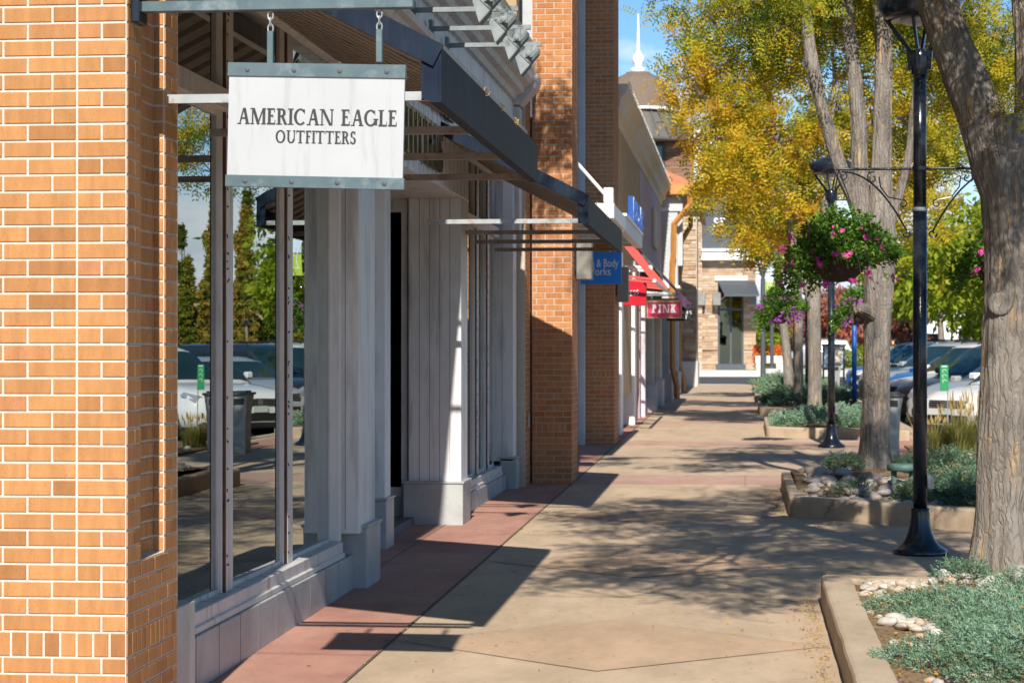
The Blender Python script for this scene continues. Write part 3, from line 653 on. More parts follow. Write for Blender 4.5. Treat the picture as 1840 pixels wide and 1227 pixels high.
prof_y('parapet', [(-3.0, 4.74), (-2.33, 4.74), (-2.31, 4.80), (-2.36, 5.1), (-2.36, 5.22), (-3.0, 5.22)], 9.3, 24.62, M['stucco'])
fin('upper_storey', MB().box(-3.4, -2.62, 9.3, 24.5, 5.2, 8).box(-2.63, -2.50, 24.2, 24.5, 5.22, 8), M['tan_wall'], shop)
# far pier beside window two
def pier(x0, x1, y0, y1, zt, seed, mat='brick_far', reveal=0):
    zb = gz(y0) - .02; mb = MB()
    bricks(mb, (x1, y0), (-1, 0), (0, -1), zb, zt, x1 - x0, seed, soldier=zb + BH * 9, near=False)
    bricks(mb, (x1, y0), (0, 1), (1, 0), zb, zt, y1 - y0, seed + 1, soldier=zb + BH * 9, near=False)
    p = fin('brick_pier', mb, M[mat], shop)
    fin('mortar', MB().box(x0, x1 - .0005, y0 + .0005, y1, zb, zt), M['mortar_far'], shop)
pier(-2.376, -1.92, 24.74, 25.55, 8.0, 20)
mb = MB(); zb = .15
bricks(mb, (-2.40, 24.2), (0, 1), (1, 0), zb, 4.7, .53, 31, near=False); fin('brick_reveal', mb, M['brick_far'], shop)
fin('mortar', MB().box(-2.9, -2.4005, 24.14, 24.735, zb, 4.74), M['mortar_far'], shop)
mb = MB(); bricks(mb, (-2.40, 24.185), (-1, 0), (0, -1), zb, 4.7, .1, 33, near=False); 
fin('outlet_cover', MB().bbox(-2.392, -2.372, 24.36, 24.42, .82, .98, .004), M['galv'], shop)

# second shop between the piers, with a glass canopy
shopb = thing('canopy_shop', 'shop with white steel canopy between the two tall brick piers', 'shop', (-3, 30, .2))
fin('wall', MB().box(-4, -2.5, 25.56, 33.7, 0.1, 8), M['grey_wall'], shopb)
fin('corner_trim', MB().bbox(-2.52, -2.30, 25.565, 25.9, .1, 4.45, .01), M['grey_wall'], shopb)
fin('corner_trim', MB().bbox(-2.52, -2.33, 25.565, 25.9, 5.2, 6.4, .01), M['grey_wall'], shopb)
fin('corner_trim', MB().bbox(-2.5, -2.40, 33.45, 33.69, .1, 8, .01), M['grey_wall'], shopb)
mb = MB(); bricks(mb, (-1.955, 33.74), (-1, 0), (0, -1), .2, 8, .52, 41, soldier=.2 + BH * 16, near=False); bricks(mb, (-1.955, 33.74), (0, 1), (1, 0), .2, 8, 1.1, 42, soldier=.2 + BH * 16, near=False)
fin('brick_pier', mb, M['brick_far'], shopb); fin('mortar', MB().box(-3.2, -1.9555, 33.7405, 34.84, .1, 8), M['mortar_far'], shopb)
fin('display_window', MB().box(-2.51, -2.49, 26.4, 33, .6, 3.0), M['glass_far'], shopb)
fin('added_shade_overhang', MB().bbox(-4, -1.60, 25.0, 33.4, 8.01, 8.35, .02), M['cream'], shopb)  # unseen slab added overhead to throw shade on the farther brick pier
cn = thing('glass_canopy', 'white steel and glass canopy projecting between the brick piers', 'canopy', (-2.0, 30.2, 3.3))
fin('edge_beam', MB().bbox(-1.66, -1.54, 26.5, 34.2, 3.30, 3.49, .01).bbox(-2.5, -1.66, 26.5, 26.62, 3.32, 3.49, .01), M['white'], cn)
mb = MB()
for k in range(6): mb.bbox(-2.5, -1.66, 28.0 + k * 1.2, 28.1 + k * 1.2, 3.32, 3.47, .01)
fin('cross_beam', mb, M['white'], cn)
fin('glass_sheet', MB().box(-2.5, -1.56, 26.6, 34.1, 3.495, 3.51), M['glass'], cn)
fin('tie_rod', MB().tube([(-2.49, 28.2, 4.55), (-1.62, 26.62, 3.56)], .022, 8).bbox(-1.67, -1.55, 26.52, 26.64, 3.49, 3.68, .01), M['white'], cn)
# ============================================================ CENTRE SHOPS
def bays():
    b_ = thing('tan_shop', 'tan shop with cream cornice and string of fairy lights above red struts', 'shop', (-2.5, 40, .3))
    fin('wall', MB().box(-4, -2.06, 34.9, 44.4, .9, 5.5), M['tan_wall'], b_)
    fin('shopfront', MB().box(-4, -2.3, 34.9, 36.6, .2, 3.6), M['grey_wall'], b_)
    fin('pilaster', MB().bbox(-2.5, -2.02, 37.0, 37.5, .2, 3.4, .02), M['white'], b_)
    fin('pilaster', MB().bbox(-2.5, -2.0, 41.2, 41.9, .2, 3.4, .02), M['white'], b_)
    fin('parapet', MB().prism([(-2.5, 5.45), (-2.04, 5.45), (-2.02, 5.56), (-1.94, 5.62), (-1.92, 5.75), (-1.82, 5.86), (-1.80, 5.98), (-2.5, 5.98)], 34.9, 56.4, 'y'), M['cream'], b_)
    fin('brick_panel', MB().box(-2.5, -2.05, 42.6, 43.5, .2, 3.4), M['brick_far'], b_)
    s_ = MB(); rr = random.Random(5)
    for i in range(150):
        y = 35 + i * .143; s_.lathe((-1.79, y, 6.0 + rr.uniform(-.01, .02)), [(.001, -.015), (.016, 0), (.001, .02)], 5)
    fin('fairy_lights', s_, M['cream'], b_)
    fin('panel_white', MB().box(-2.06, -2.045, 34.95, 36.6, 3.9, 4.8), M['cream'], b_)
    c_ = thing('mauve_shop', 'mauve painted shopfront with plaque above a grey striped awning', 'shop', (-2.4, 50, .35))
    fin('wall', MB().box(-4, -2.05, 44.41, 56.4, .3, 5.44), M['mauve'], c_)
    fin('post', MB().bbox(-2.3, -1.97, 45.0, 45.35, .3, 3.0, .02), M['pinkwhite'], c_)
    fin('pilaster', MB().bbox(-2.3, -1.93, 48.2, 48.8, .3, 3.2, .02), M['cream'], c_)
    fin('pilaster', MB().bbox(-2.3, -1.92, 52.6, 53.3, .3, 3.2, .02), M['cream'], c_)
    fin('base', MB().bbox(-2.3, -1.86, 48.1, 48.9, .3, .95, .02), M['concrete_pale'], c_)
    fin('base', MB().bbox(-2.3, -1.86, 52.5, 53.4, .35, 1.0, .02), M['concrete_pale'], c_)
    fin('plaque', MB().bbox(-2.05, -1.97, 50.2, 52.2, 4.1, 5.0, .02), M['cream'], c_)
    fin('display_window', MB().box(-2.05, -2.03, 48.9, 52.4, .9, 3.0), M['glass_far'], c_)
    fin('display_window', MB().box(-2.05, -2.03, 45.5, 48.0, .9, 3.0), M['glass_far'], c_)
    d_ = thing('copper_gable_shop', 'grey shop bay under a small copper roof with copper downpipes', 'shop', (-2.2, 60, .4))
    fin('wall', MB().box(-4, -2.0, 56.5, 72, .35, 5.7).box(-2.0, -1.5, 56.5, 56.9, 3.9, 5.7), M['grey_wall'], d_)
    fin('column', MB().bbox(-2.12, -1.84, 56.42, 57.3, .4, 3.3, .02).bbox(-2.12, -1.62, 56.40, 57.4, 3.3, 5.3, .02), M['grey_wall'], d_)
    fin('column', MB().bbox(-2.12, -1.80, 63, 64, .4, 5.6, .02), M['grey_wall'], d_)
    fin('base', MB().bbox(-2.12, -1.76, 56.3, 57.4, .35, 1.1, .03), M['concrete_pale'], d_)
    fin('base', MB().bbox(-2.12, -1.74, 63, 64.1, .35, 1.1, .03), M['concrete_pale'], d_)
    fin('column_cap', MB().bbox(-2.1, -1.56, 56.35, 57.45, 5.3, 5.4, .02), M['white'], d_)
    fin('column_cap', MB().bbox(-2.1, -1.56, 56.3, 57.5, 3.3, 3.38, .02), M['white'], d_)
    fin('fascia', MB().bbox(-2.1, -1.18, 56.2, 56.4, 5.72, 6.0, .02).bbox(-1.25, -1.1, 56.4, 70, 5.72, 6.0, .02), M['copper'], d_)
    fin('roof', MB().prism([(-3.4, 6.95), (-3.4, 6.0), (-1.15, 6.0), (-1.15, 6.04)], 56.3, 70, 'y'), M['copper_roof'], d_)
    fin('parapet_light', MB().box(-1.16, -1.08, 56.4, 70, 6.0, 6.04), M['cream'], d_)
    for (y, pt, pm) in ((56.1, 1240, 1208), (65.6, 1241, 1221)):
        xt, xm = X_at(pt, y), X_at(pm, y)
        fin('downpipe', MB().tube([(xt, y, 5.75), (xt, y, 5.45), (xm + .04, y, 4.95), (xm + .04, y, 4.25), (xm, y, 3.95), (xm, y, 1.25), (xm + .12, y, .75), (xm + .12, y, .45)], .075, 4), M['copper'], d_)
    fin('window', MB().box(-2.0, -1.98, 58, 62.5, 1.0, 3.2), M['glass_far'], d_)
bays()
# ============================================================ STONE BUILDINGS
def ledge(mb, x0, x1, y, z0, z1, seed, s=1.0):
    rr = random.Random(seed); z = z0
    while z < z1:
        h = rr.choice((.07, .09, .12, .15)) * s; x = x0 - rr.uniform(0, .3)
        while x < x1:
            w = rr.uniform(.18, .62) * s; a, b_ = max(x, x0), min(x + w, x1)
            if b_ - a > .03: mb.box(a + .005, b_ - .005, y - rr.uniform(.01, .06), y + .1, z + .006, min(z + h - .005, z1))
            x += w
        z += h
pl = thing('stone_pillar', 'ledgestone corner pillar with pale concrete base at end of shop row', 'pillar', (-1.7, 73.5, .5))
mb = MB(); ledge(mb, -2.3, -1.48, 73, 1.35, 6.2, 3); fin('stone_face', mb, M['ledge'], pl)
fin('core', MB().box(-3.4, -1.46, 73.05, 75, .4, 6.2), M['mortar_far'], pl)
fin('base', MB().bbox(-2.6, -1.42, 72.7, 75, .3, 1.35, .03), M['concrete_pale'], pl)
FY = 107.0
fb = thing('stone_corner_building', 'two storey tan ledgestone building with grey band facing the street end', 'building', (X_at(1290, FY), FY + 3, .7))
xa, xb = X_at(1205, FY), X_at(1358, FY)
mb = MB(); dx0, dx1 = X_at(1290, FY), X_at(1336, FY); dz1 = Z_at(506, FY)
ledge(mb, xa, dx0, FY, .7, Z_at(470, FY), 5, 1.25); ledge(mb, dx1, xb, FY, .7, Z_at(470, FY), 6, 1.25); ledge(mb, dx0, dx1, FY, dz1 + .25, Z_at(470, FY), 7, 1.25)
ledge(mb, xa, X_at(1262, FY), FY - .35, .7, Z_at(392, FY), 8, 1.25)
fin('stone_wall', mb, M['ledge'], fb)
mb = MB(); ledge(mb, X_at(1160, FY), X_at(1247, FY), FY - .1, Z_at(300, FY), Z_at(258, FY), 9, 1.4); ledge(mb, X_at(1196, FY), X_at(1247, FY), FY - .1, Z_at(392, FY), Z_at(300, FY), 10, 1.4)
fin('upper_stone_wall', mb, M['ledge_brown'], fb)
fin('core', MB().box(X_at(1100, FY), dx0 - .02, FY + .06, FY + 9, .6, Z_at(258, FY)).box(dx1 + .02, xb, FY + .06, FY + 9, .6, Z_at(470, FY)).box(dx0 - .02, dx1 + .02, FY + .06, FY + 9, dz1 + .1, Z_at(470, FY)).box(dx0 - .02, dx1 + .02, FY + 3, FY + 9, .6, dz1 + .1), M['mortar_far'], fb)
fin('ledge_course', MB().bbox(xa, dx0 - .03, FY - .12, FY + .04, Z_at(629, FY), Z_at(625, FY), .02).bbox(dx1 + .03, xb + .05, FY - .12, FY + .04, Z_at(629, FY), Z_at(625, FY), .02), M['ledge'], fb)
fin('capital', MB().bbox(X_at(1240, FY), X_at(1264, FY), FY - .6, FY + .1, Z_at(397, FY), Z_at(376, FY), .05), M['cream'], fb)
fin('dark_band', MB().box(X_at(1262, FY), X_at(1362, FY), FY - .15, FY + 8, Z_at(450, FY), Z_at(350, FY)), M['charcoal'], fb)
mb = MB()
for (p, q, d) in ((449, 454, .5), (454, 464, .38), (464, 470, .55)): mb.bbox(X_at(1260, FY), X_at(1358, FY), FY - d, FY + .1, Z_at(q, FY), Z_at(p, FY), .04)
fin('moulding', mb, M['white'], fb)
fin('stucco_block', MB().bbox(X_at(1247, FY), X_at(1330, FY), FY - .2, FY + 8, Z_at(350, FY), Z_at(235, FY), .05), M['white'], fb)
fin('upper_window', MB().bbox(X_at(1280, FY), X_at(1304, FY), FY - .25, FY - .18, Z_at(325, FY), Z_at(300, FY), .02), M['glass_blue'], fb)
fin('side_window', MB().box(X_at(1165, FY), X_at(1190, FY), FY - .2, FY - .1, Z_at(300, FY), Z_at(264, FY)), M['glass_blue'], fb)
fin('side_window_frame', MB().box(X_at(1190, FY), X_at(1195, FY), FY - .24, FY - .1, Z_at(302, FY), Z_at(262, FY)).box(X_at(1160, FY), X_at(1190, FY), FY - .24, FY - .1, Z_at(265, FY), Z_at(261, FY)), M['black'], fb)
# shopfront door
fr = MB(); w = .09
for x in (dx0, (dx0 + dx1) / 2 - .04, dx1 - w): fr.box(x, x + w, FY + .02, FY + .14, .72, dz1)
fr.box(dx0 + w, dx1 - w, FY + .02, FY + .14, dz1 - .12, dz1).box(dx0 + w, dx1 - w, FY + .03, FY + .13, Z_at(557, FY) - .05, Z_at(557, FY) + .06).box(dx0 - .1, dx1 + .1, FY - .1, FY + .14, .6, 1.05)
fin('door_frame', fr, M['charcoal'], fb)
fin('door_glass', MB().box(dx0 + w, dx1 - w, FY + .08, FY + .09, 1.0, dz1 - .1), M['glass_far'], fb)
fin('lintel', MB().bbox(dx0 - .15, dx1 + .2, FY - .15, FY + .05, dz1, dz1 + .24, .03), M['white'], fb)
tx = MB(); x_ = X_at(1280, FY)
text_mb(tx, 'SE', SANSB, (X_at(1293, FY), FY - .16, Z_at(411, FY)), (1, 0, 0), (0, 0, 1), (0, -1, 0), .46, .06, .12)
fin('sign_letters', tx, M['letterwhite'], fb)
# fabric awning over the far door
fa = thing('door_awning', 'charcoal fabric awning over the glass door of the stone building', 'awning', (X_at(1320, FY), FY, Z_at(525, FY)))
y0_, y1_ = FY - .07, FY - 2.2
mb = MB().add([(dx0, y0_, dz1), (dx1 + .55, y0_, dz1), (dx1 + .75, y1_, Z_at(530, FY - 2)), (dx0 + .35, y1_, Z_at(530, FY - 2)),
               (dx0, y0_, dz1 - .06), (dx1 + .55, y0_, dz1 - .06), (dx1 + .75, y1_, Z_at(530, FY - 2) - .1), (dx0 + .35, y1_, Z_at(530, FY - 2) - .1)],
              [(0, 1, 2, 3), (7, 6, 5, 4), (0, 4, 5, 1), (1, 5, 6, 2), (2, 6, 7, 3), (3, 7, 4, 0)])
fin('canvas', mb, M['charcoal'], fa); fin('strut', MB().tube([(dx0 + .05, y0_, Z_at(545, FY)), (dx0 + .4, y1_ + .1, Z_at(531, FY - 2))], .03, 6), M['alu'], fa)
for i, (p, nm) in enumerate(((1260, 'left of the awning on tan stone'), (1289, 'tucked under the left end of the awning'), (1352, 'under the right tip of the awning'))):
    l_ = fin('wall_lantern', MB().bbox(X_at(p - 8, FY), X_at(p + 8, FY), FY - .62, FY - .37 + (.0 if i else 0), Z_at(550, FY), Z_at(527, FY), .03), M['sconce'], label='square grey wall lantern ' + nm, cat='wall light', group='wall lanterns on the stone building')
# turret with spire
ty = 108.5; cx = X_at(1147, ty); zE = Z_at(201, ty); zT = Z_at(133, ty); rT = X_at(1226, ty) - cx
tu = thing('shingled_turret', 'round brown shingled turret roof topped by a white spire', 'turret', (cx, ty, Z_at(262, ty)))
prof = [(rT * .99, zE), (rT * 1.0, zE + .05), (rT * .9, zE + .55), (rT * .72, zE + 1.15), (rT * .52, zE + 1.6), (rT * .30, zT - .07), (rT * .28, zT), (.02, zT + .02)]
fin('dome_roof', MB().lathe((cx, ty, 0), prof, 12), M['shingle'], tu)
fin('eave', MB().lathe((cx, ty, 0), [(rT * .9, zE - .15), (rT * 1.04, zE - .13), (rT * 1.04, zE), (rT * .9, zE)], 12), M['white'], tu)
fin('drum', MB().lathe((cx, ty, 0), [(rT * .86, zE - 1.4), (rT * .86, zE - .15)], 12), M['grey_wall'], tu)
sk = MB(); zA = Z_at(262, ty); zB = Z_at(206, ty); r1 = rT * 1.55
sk.lathe((cx, ty, 0), [(r1, zA), (r1 + .02, zA + .1), (rT * .9, zB)], 12)
for k in range(36):
    a = k * math.pi / 18; sk.bar((cx + r1 * math.cos(a), ty + r1 * math.sin(a), zA + .13), (cx + rT * .9 * math.cos(a), ty + rT * .9 * math.sin(a), zB + .03), .05, .06)
fin('metal_skirt_roof', sk, M['roof_metal'], tu)
k_ = (zT, Z_at(27, ty)); 
fin('spire', MB().lathe((cx, ty, 0), [(.36, zT - .05), (.36, zT + .22), (.2, zT + .26), (.16, zT + .3), (.26, zT + .45), (.32, zT + .62), (.28, zT + .82), (.12, zT + 1.0), (.09, zT + 1.1), (.035, Z_at(29, ty)), (.01, Z_at(27, ty))], 12), M['white'], tu, smooth=True)

# ============================================================ AWNINGS
def awning(y0, y1, label, bent=False):
    t_ = thing('metal_awning', label, 'awning', (-1.9, (y0 + y1) / 2, 2.7), 'navy metal awnings over the shop windows')
    XO, XI = -1.25, -2.54; zo, zi = 2.92, 3.57
    fin('canopy', MB().add([(XI, y0, zi + .03), (XO - .01, y0, zo + .03), (XO - .01, y1, zo + .03), (XI, y1, zi + .03), (XI, y0, zi), (XO - .01, y0, zo), (XO - .01, y1, zo), (XI, y1, zi)],
        [(0, 1, 2, 3), (7, 6, 5, 4), (0, 4, 5, 1), (1, 5, 6, 2), (2, 6, 7, 3), (3, 7, 4, 0)]), M['awning_metal'], t_)
    r_ = MB(); n = int((y1 - y0) / .30)
    for k in range(n + 1):
        y = y0 + .09 + k * (y1 - y0 - .18) / n
        r_.bar((XI, y, zi - .028), (XO - .03, y, zo - .028), .17, .05)
    fin('underside_rib', r_, M['awning_under'], t_)
    v_ = MB()
    v_.box(XO - .012, XO, y0, y1, 2.725, 2.955); v_.box(XO - .085, XO - .013, y0 + .001, y0 + .009, 2.735, 2.93); v_.box(XO - .05, XO - .012, y0, y1, 2.725, 2.735)
    fin('valance', v_, M['awning_metal'], t_)
    fin('side_edge', MB().bar((XI, y0 - .007, zi - .005), (XO - .012, y0 - .007, zo + .0), .012, .10), M['awning_metal'], t_)
    for k in range(4):
        y = y0 + .05 + k * (y1 - y0 - .1) / 3
        fin('arm', MB().box(-2.6, XO - .013, y - .018, y + .018, 2.738, 2.775), M['galv'] if k == 0 else M['galv_rust'], t_)
    fin('wall_angle', MB().bbox(-2.56, -2.50, y0, y1, zi - .09, zi + .04, .004), M['trim'], t_)
    w_ = MB()
    rr = random.Random(int(y0)); p = Vector((XO - .08, y0 + .02, 2.96)); pts = [p]
    for k in range(16): p = p + Vector((rr.uniform(-.05, .02), rr.uniform(.0, .05), rr.uniform(-.045, .03))); pts.append(p)
    w_.tube(pts, .003, 4)
    for j_ in range(5):
        yy = rr.uniform(y0 + .8, y1); pts = [Vector((XO + .002 + rr.uniform(0, .02), yy + k * .015, 2.955 + .02 * math.sin(k * 1.1 + j_) + (.0 if k else .0))) for k in range(8)]; w_.tube(pts, .002, 4)
    fin('loose_wire', w_, M['gold'], t_)
    return t_
awning(9.03, 13.37, 'large navy metal awning right behind the hanging white sign')
awning(17.86, 22.95, 'smaller-looking navy metal awning beside the sunlit brick pier')

# ============================================================ HANGING SIGN
hs_ = thing('hanging_sign', 'white rectangular shop sign hung from a blue-grey steel beam on the brick pier', 'sign', (-1.75, 8.55, 2.33))
SY = 8.55
tl = -.028                                        # the board hangs slightly askew
def sp(x, z, dy=0): return (x, SY + dy, z + (x + 1.7) * tl)
def board(mb, xa_, za_, xb_, zb_, d0, d1, sh=0):
    V = []
    for dy in (d0, d1):
        for (x, z) in ((xa_, za_), (xb_, za_), (xb_, zb_), (xa_, zb_)): V.append(sp(x + (z - 2.83) * .022, z, dy))
    mb.add(V, [(0, 1, 2, 3), (7, 6, 5, 4), (0, 4, 5, 1), (1, 5, 6, 2), (2, 6, 7, 3), (3, 7, 4, 0)][::1])
bm_ = fin('beam', MB().bbox(-2.40, -1.295, SY - .02, SY + .03, 3.045, 3.088, .003), M['steel'], hs_)
fin('wall_plate', MB().bbox(-2.436, -2.40, SY - .05, SY + .07, 3.0, 3.11, .004), M['black_metal'], hs_)
for x in (-1.875, -1.433):
    c_ = MB(); zt = 3.045; ztb = 2.955
    for k in range(3):
        pts = [(x + (.011 * math.cos(a) if k % 2 == 0 else 0), SY + (.011 * math.cos(a) if k % 2 else 0), zt - .02 - k * .026 + .018 * math.sin(a)) for a in [i * math.pi / 5 for i in range(11)]]
        c_.tube(pts, .0032, 5)
    fin('chain', c_, M['galv'], hs_)
    fin('hanger_bar', MB().bbox(x - .0125, x + .0125, SY - .012, SY + .013, 2.83, 2.962, .002), M['steel'], hs_)
mb = MB(); board(mb, -2.045, 2.775, -1.325, 2.828, -.017, .017); fin('top_rail', mb, M['steel'], hs_)
mb = MB(); board(mb, -2.04, 2.378, -1.328, 2.7755, -.010, .010); pn = fin('panel', mb, M['signwhite'], hs_)
mb = MB(); board(mb, -2.045, 2.332, -1.322, 2.3775, -.017, .017); fin('bottom_rail', mb, M['steel'], hs_)
bo = MB()
for x in (-1.965, -1.775, -1.59, -1.40):
    for z in (2.80, 2.354):
        q = sp(x + (z - 2.83) * .022, z, -.017); bo.lathe(q, [(.0095, 0), (.0095, .003), (.006, .0045), (.001, .005)], 10, (0, -1, 0))
fin('bolt', bo, M['charcoal'], hs_, smooth=False)
tx = MB()
u_ = Vector((1, 0, tl)).normalized(); v_ = Vector((.022, 0, 1)).normalized()
text_mb(tx, 'AMERICAN EAGLE', SERIF, Vector(sp(-1.683, 2.583, -.0101)), u_, v_, (0, -1, 0), .064, .0025, .045, .99)
text_mb(tx, 'OUTFITTERS', SERIF, Vector(sp(-1.688, 2.510, -.0101)), u_, v_, (0, -1, 0), .050, .0025, .045, .90)
fin('lettering', tx, M['ink'], pn)
# bronze fascia letters on the header facing the walk
wl = thing('fascia_letters', 'weathered bronze shop name letters on the white header under the awning', 'sign', (-2.47, 16.9, 3.1))
tx = MB()
text_mb(tx, 'AMERICAN EAGLE', SERIF, (-2.455, 16.75, 3.62), (0, 1, 0), (0, 0, 1), (1, 0, 0), .30, .03, .08)
text_mb(tx, 'OUTFITTERS', SERIF, (-2.455, 16.3, 3.14), (0, 1, 0), (0, 0, 1), (1, 0, 0), .36, .03, .08)
fin('letter', tx, M['bronze'], wl)

# ============================================================ FLOODLIGHTS
FL = [(15.2, 'floodlight on the arm nearest the camera, mostly above the photo edge'), (16.2, 'second floodlight from the camera on the white fascia'),
      (17.15, 'third floodlight from the camera, before the one closest to the brick pier'), (18.1, 'farthest floodlight in the row, closest to the brick pier')]
fl0 = None
for (y, lab) in FL:
    if fl0 is None:
        fl0 = f_ = thing('floodlight', lab, 'floodlight', (-2.47, y, 4.25), 'floodlights on arms above the awning')
        z = 4.25
        fin('arm', MB().box(-2.45, -1.66, y - .018, y + .018, z - .018, z + .018), M['alu'], f_)
        fin('wall_plate', MB().bbox(-2.472, -2.44, y - .04, y + .04, z - .14, z + .07, .003), M['alu'], f_)
        h = MB(); c = Vector((-1.76, y, z - .09)); ax = Vector((-.72, -.12, -.69)).normalized()
        h.lathe(c, [(.001, -.095), (.04, -.09), (.062, -.06), (.068, 0), (.072, .045), (.078, .05), (.078, .062), (.001, .062)], 14, ax)
        fin('head', h, M['alu'], f_)
        vz = MB(); u = ax.cross(Vector((0, 1, 0))).normalized(); w = Vector((0, 1, 0))
        p = c + ax * .058
        for (a_, b_) in ((.07, 0), (-.07, 0)):
            q = p + u * a_; q2 = q + ax * (.11 if a_ > 0 else .04) + u * (.012 if a_ > 0 else -.006)
            V = [q - w * .07, q + w * .07, q2 + w * .08, q2 - w * .08]; V = [tuple(e) for e in V] + [tuple(e + u * .004) for e in V]
            vz.add(V, [(0, 1, 2, 3), (7, 6, 5, 4), (0, 4, 5, 1), (1, 5, 6, 2), (2, 6, 7, 3), (3, 7, 4, 0)])
        V = [p + w * .07 + u * .07, p + w * .07 - u * .07, p + w * .08 - u * .06 + ax * .04, p + w * .08 + u * .08 + ax * .11]; V = [tuple(e) for e in V] + [tuple(e + w * .004) for e in V]
        vz.add(V, [(0, 1, 2, 3), (7, 6, 5, 4), (0, 4, 5, 1), (1, 5, 6, 2), (2, 6, 7, 3), (3, 7, 4, 0)])
        V = [p - w * .07 + u * .07, p - w * .07 - u * .07, p - w * .08 - u * .06 + ax * .04, p - w * .08 + u * .08 + ax * .11]; V = [tuple(e) for e in V] + [tuple(e - w * .004) for e in V]
        vz.add(V, [(0, 1, 2, 3), (7, 6, 5, 4), (0, 4, 5, 1), (1, 5, 6, 2), (2, 6, 7, 3), (3, 7, 4, 0)])
        fin('hood', vz, M['alu'], f_)
        fin('yoke', MB().bbox(-1.79, -1.73, y - .095, y - .085, z - .12, z - .02, .003).bbox(-1.79, -1.73, y + .085, y + .095, z - .12, z - .02, .003).bbox(-1.79, -1.73, y - .095, y + .095, z - .025, z - .018, .002).lathe((-1.76, y - .095, z - .09), [(.022, 0), (.022, .01), (.01, .014)], 12, (0, -1, 0)), M['alu'], f_)
    else:
        f_ = copy_tree(fl0, (-2.47, y, 4.25)); f_['label'] = lab

# ============================================================ PROJECTING SIGNS
def psign(name, label, cx0, cx1, y, z0, z1, mat, d=.06):
    t_ = thing(name, label, 'sign', ((cx0 + cx1) / 2, y, z0))
    p = fin('panel', MB().bbox(cx0, cx1, y, y + d, z0, z1, .006), M[mat], t_); return t_, p
def ftext(s, size, o, mat, parent, sx=1):
    v, f = font_mesh(s, size, .004); V = np.stack([o[0] + v[:, 0] * sx, o[1] - v[:, 2] - .004, o[2] + v[:, 1]], 1)
    return fin('lettering', MB().add(V, f), M[mat], parent)
Yb = 30.0
t_, p = psign('blue_sign', 'blue projecting sign with white lettering beside the grey wall lantern', X_at(1043, Yb), X_at(1117, Yb), Yb, Z_at(511, Yb), Z_at(453, Yb), 'blue')
ftext('Bath & Body', .155, (X_at(1044, Yb), Yb, Z_at(480, Yb)), 'letterwhite', p, .66); ftext('Works', .155, (X_at(1052, Yb), Yb, Z_at(495, Yb)), 'letterwhite', p, .80)
fin('hanger', MB().tube([(-1.8, Yb + .03, 3.03), (-1.8, Yb + .03, 3.33)], .012, 6).tube([(-2.1, Yb + .03, 3.03), (-2.1, Yb + .03, 3.33)], .012, 6), M['white'], t_)
Yr = 38.5
t_, p = psign('red_sign', 'glossy red box sign hanging under a white rod past the brick pier', X_at(1113, Yr), X_at(1161, Yr), Yr, Z_at(549, Yr), Z_at(503, Yr), 'red', .35)
tx = MB(); text_mb(tx, 'ESS', SERIF, (X_at(1140, Yr), Yr - .0005, Z_at(531, Yr)), Vector((.93, 0, .12)), (0, 0, 1), (0, -1, 0), .09, .004, .1); fin('lettering', tx, M['letterwhite'], p)
fin('rod', MB().tube([(-2.06, Yr + .1, Z_at(480, Yr)), (X_at(1166, Yr), Yr + .1, Z_at(482, Yr))], .035, 10).tube([(-2.06, Yr + .1, Z_at(487, Yr)), (X_at(1160, Yr), Yr + .1, Z_at(487, Yr))], .02, 8).tube([(X_at(1147, Yr), Yr + .1, Z_at(482, Yr)), (X_at(1147, Yr), Yr + .1, Z_at(503, Yr))], .02, 8)
    .lathe((X_at(1168, Yr), Yr + .1, Z_at(482, Yr) - .05), [(.001, 0), (.035, .012), (.05, .05), (.035, .088), (.001, .1)], 10), M['white'], t_)
Yp = 44.0
t_, p = psign('pink_sign', 'pink sign with white block letters in a gold frame', X_at(1163.5, Yp), X_at(1223.5, Yp), Yp, Z_at(570, Yp), Z_at(544, Yp), 'pink')
tx = MB(); text_mb(tx, 'PINK', SLAB, (X_at(1193.5, Yp), Yp - .0005, Z_at(562.5, Yp)), (1, 0, 0), (0, 0, 1), (0, -1, 0), .17, .006, .22, .88); fin('lettering', tx, M['letterwhite'], p)
x0, x1, z0, z1 = X_at(1162, Yp), X_at(1225, Yp), Z_at(572, Yp), Z_at(542, Yp)
fin('frame', MB().box(x0, x1, Yp - .02, Yp + .08, z1 - .02, z1 + .01).box(x0, x1, Yp - .02, Yp + .08, z0, z0 + .02).box(x0, x0 + .02, Yp - .02, Yp + .08, z0 + .02, z1 - .02).box(x1 - .02, x1, Yp - .02, Yp + .08, z0 + .02, z1 - .02), M['gold'], t_)
fin('bracket', MB().tube([(-2.06, Yp + .03, z1 + .12), (x1 - .1, Yp + .03, z1 + .12)], .018, 8).tube([(x0 + .1, Yp + .03, z1), (x0 + .1, Yp + .03, z1 + .12)], .01, 6).tube([(x1 - .15, Yp + .03, z1), (x1 - .15, Yp + .03, z1 + .12)], .01, 6), M['alu'], t_)
Yv = 50.0
t_, p = psign('black_sign', 'black sign with small white serif lettering half hidden behind the pink sign', X_at(1198, Yv), X_at(1247, Yv), Yv, Z_at(577, Yv), Z_at(552, Yv), 'black')
tx = MB(); text_mb(tx, "VICTORIA'S", SERIF, (X_at(1222, Yv), Yv - .0005, Z_at(565, Yv)), (1, 0, 0), (0, 0, 1), (0, -1, 0), .075, .004, .1); text_mb(tx, 'SECRET', SERIF, (X_at(1222, Yv), Yv - .0005, Z_at(573, Yv)), (1, 0, 0), (0, 0, 1), (0, -1, 0), .075, .004, .1)
fin('lettering', tx, M['letterwhite'], p)
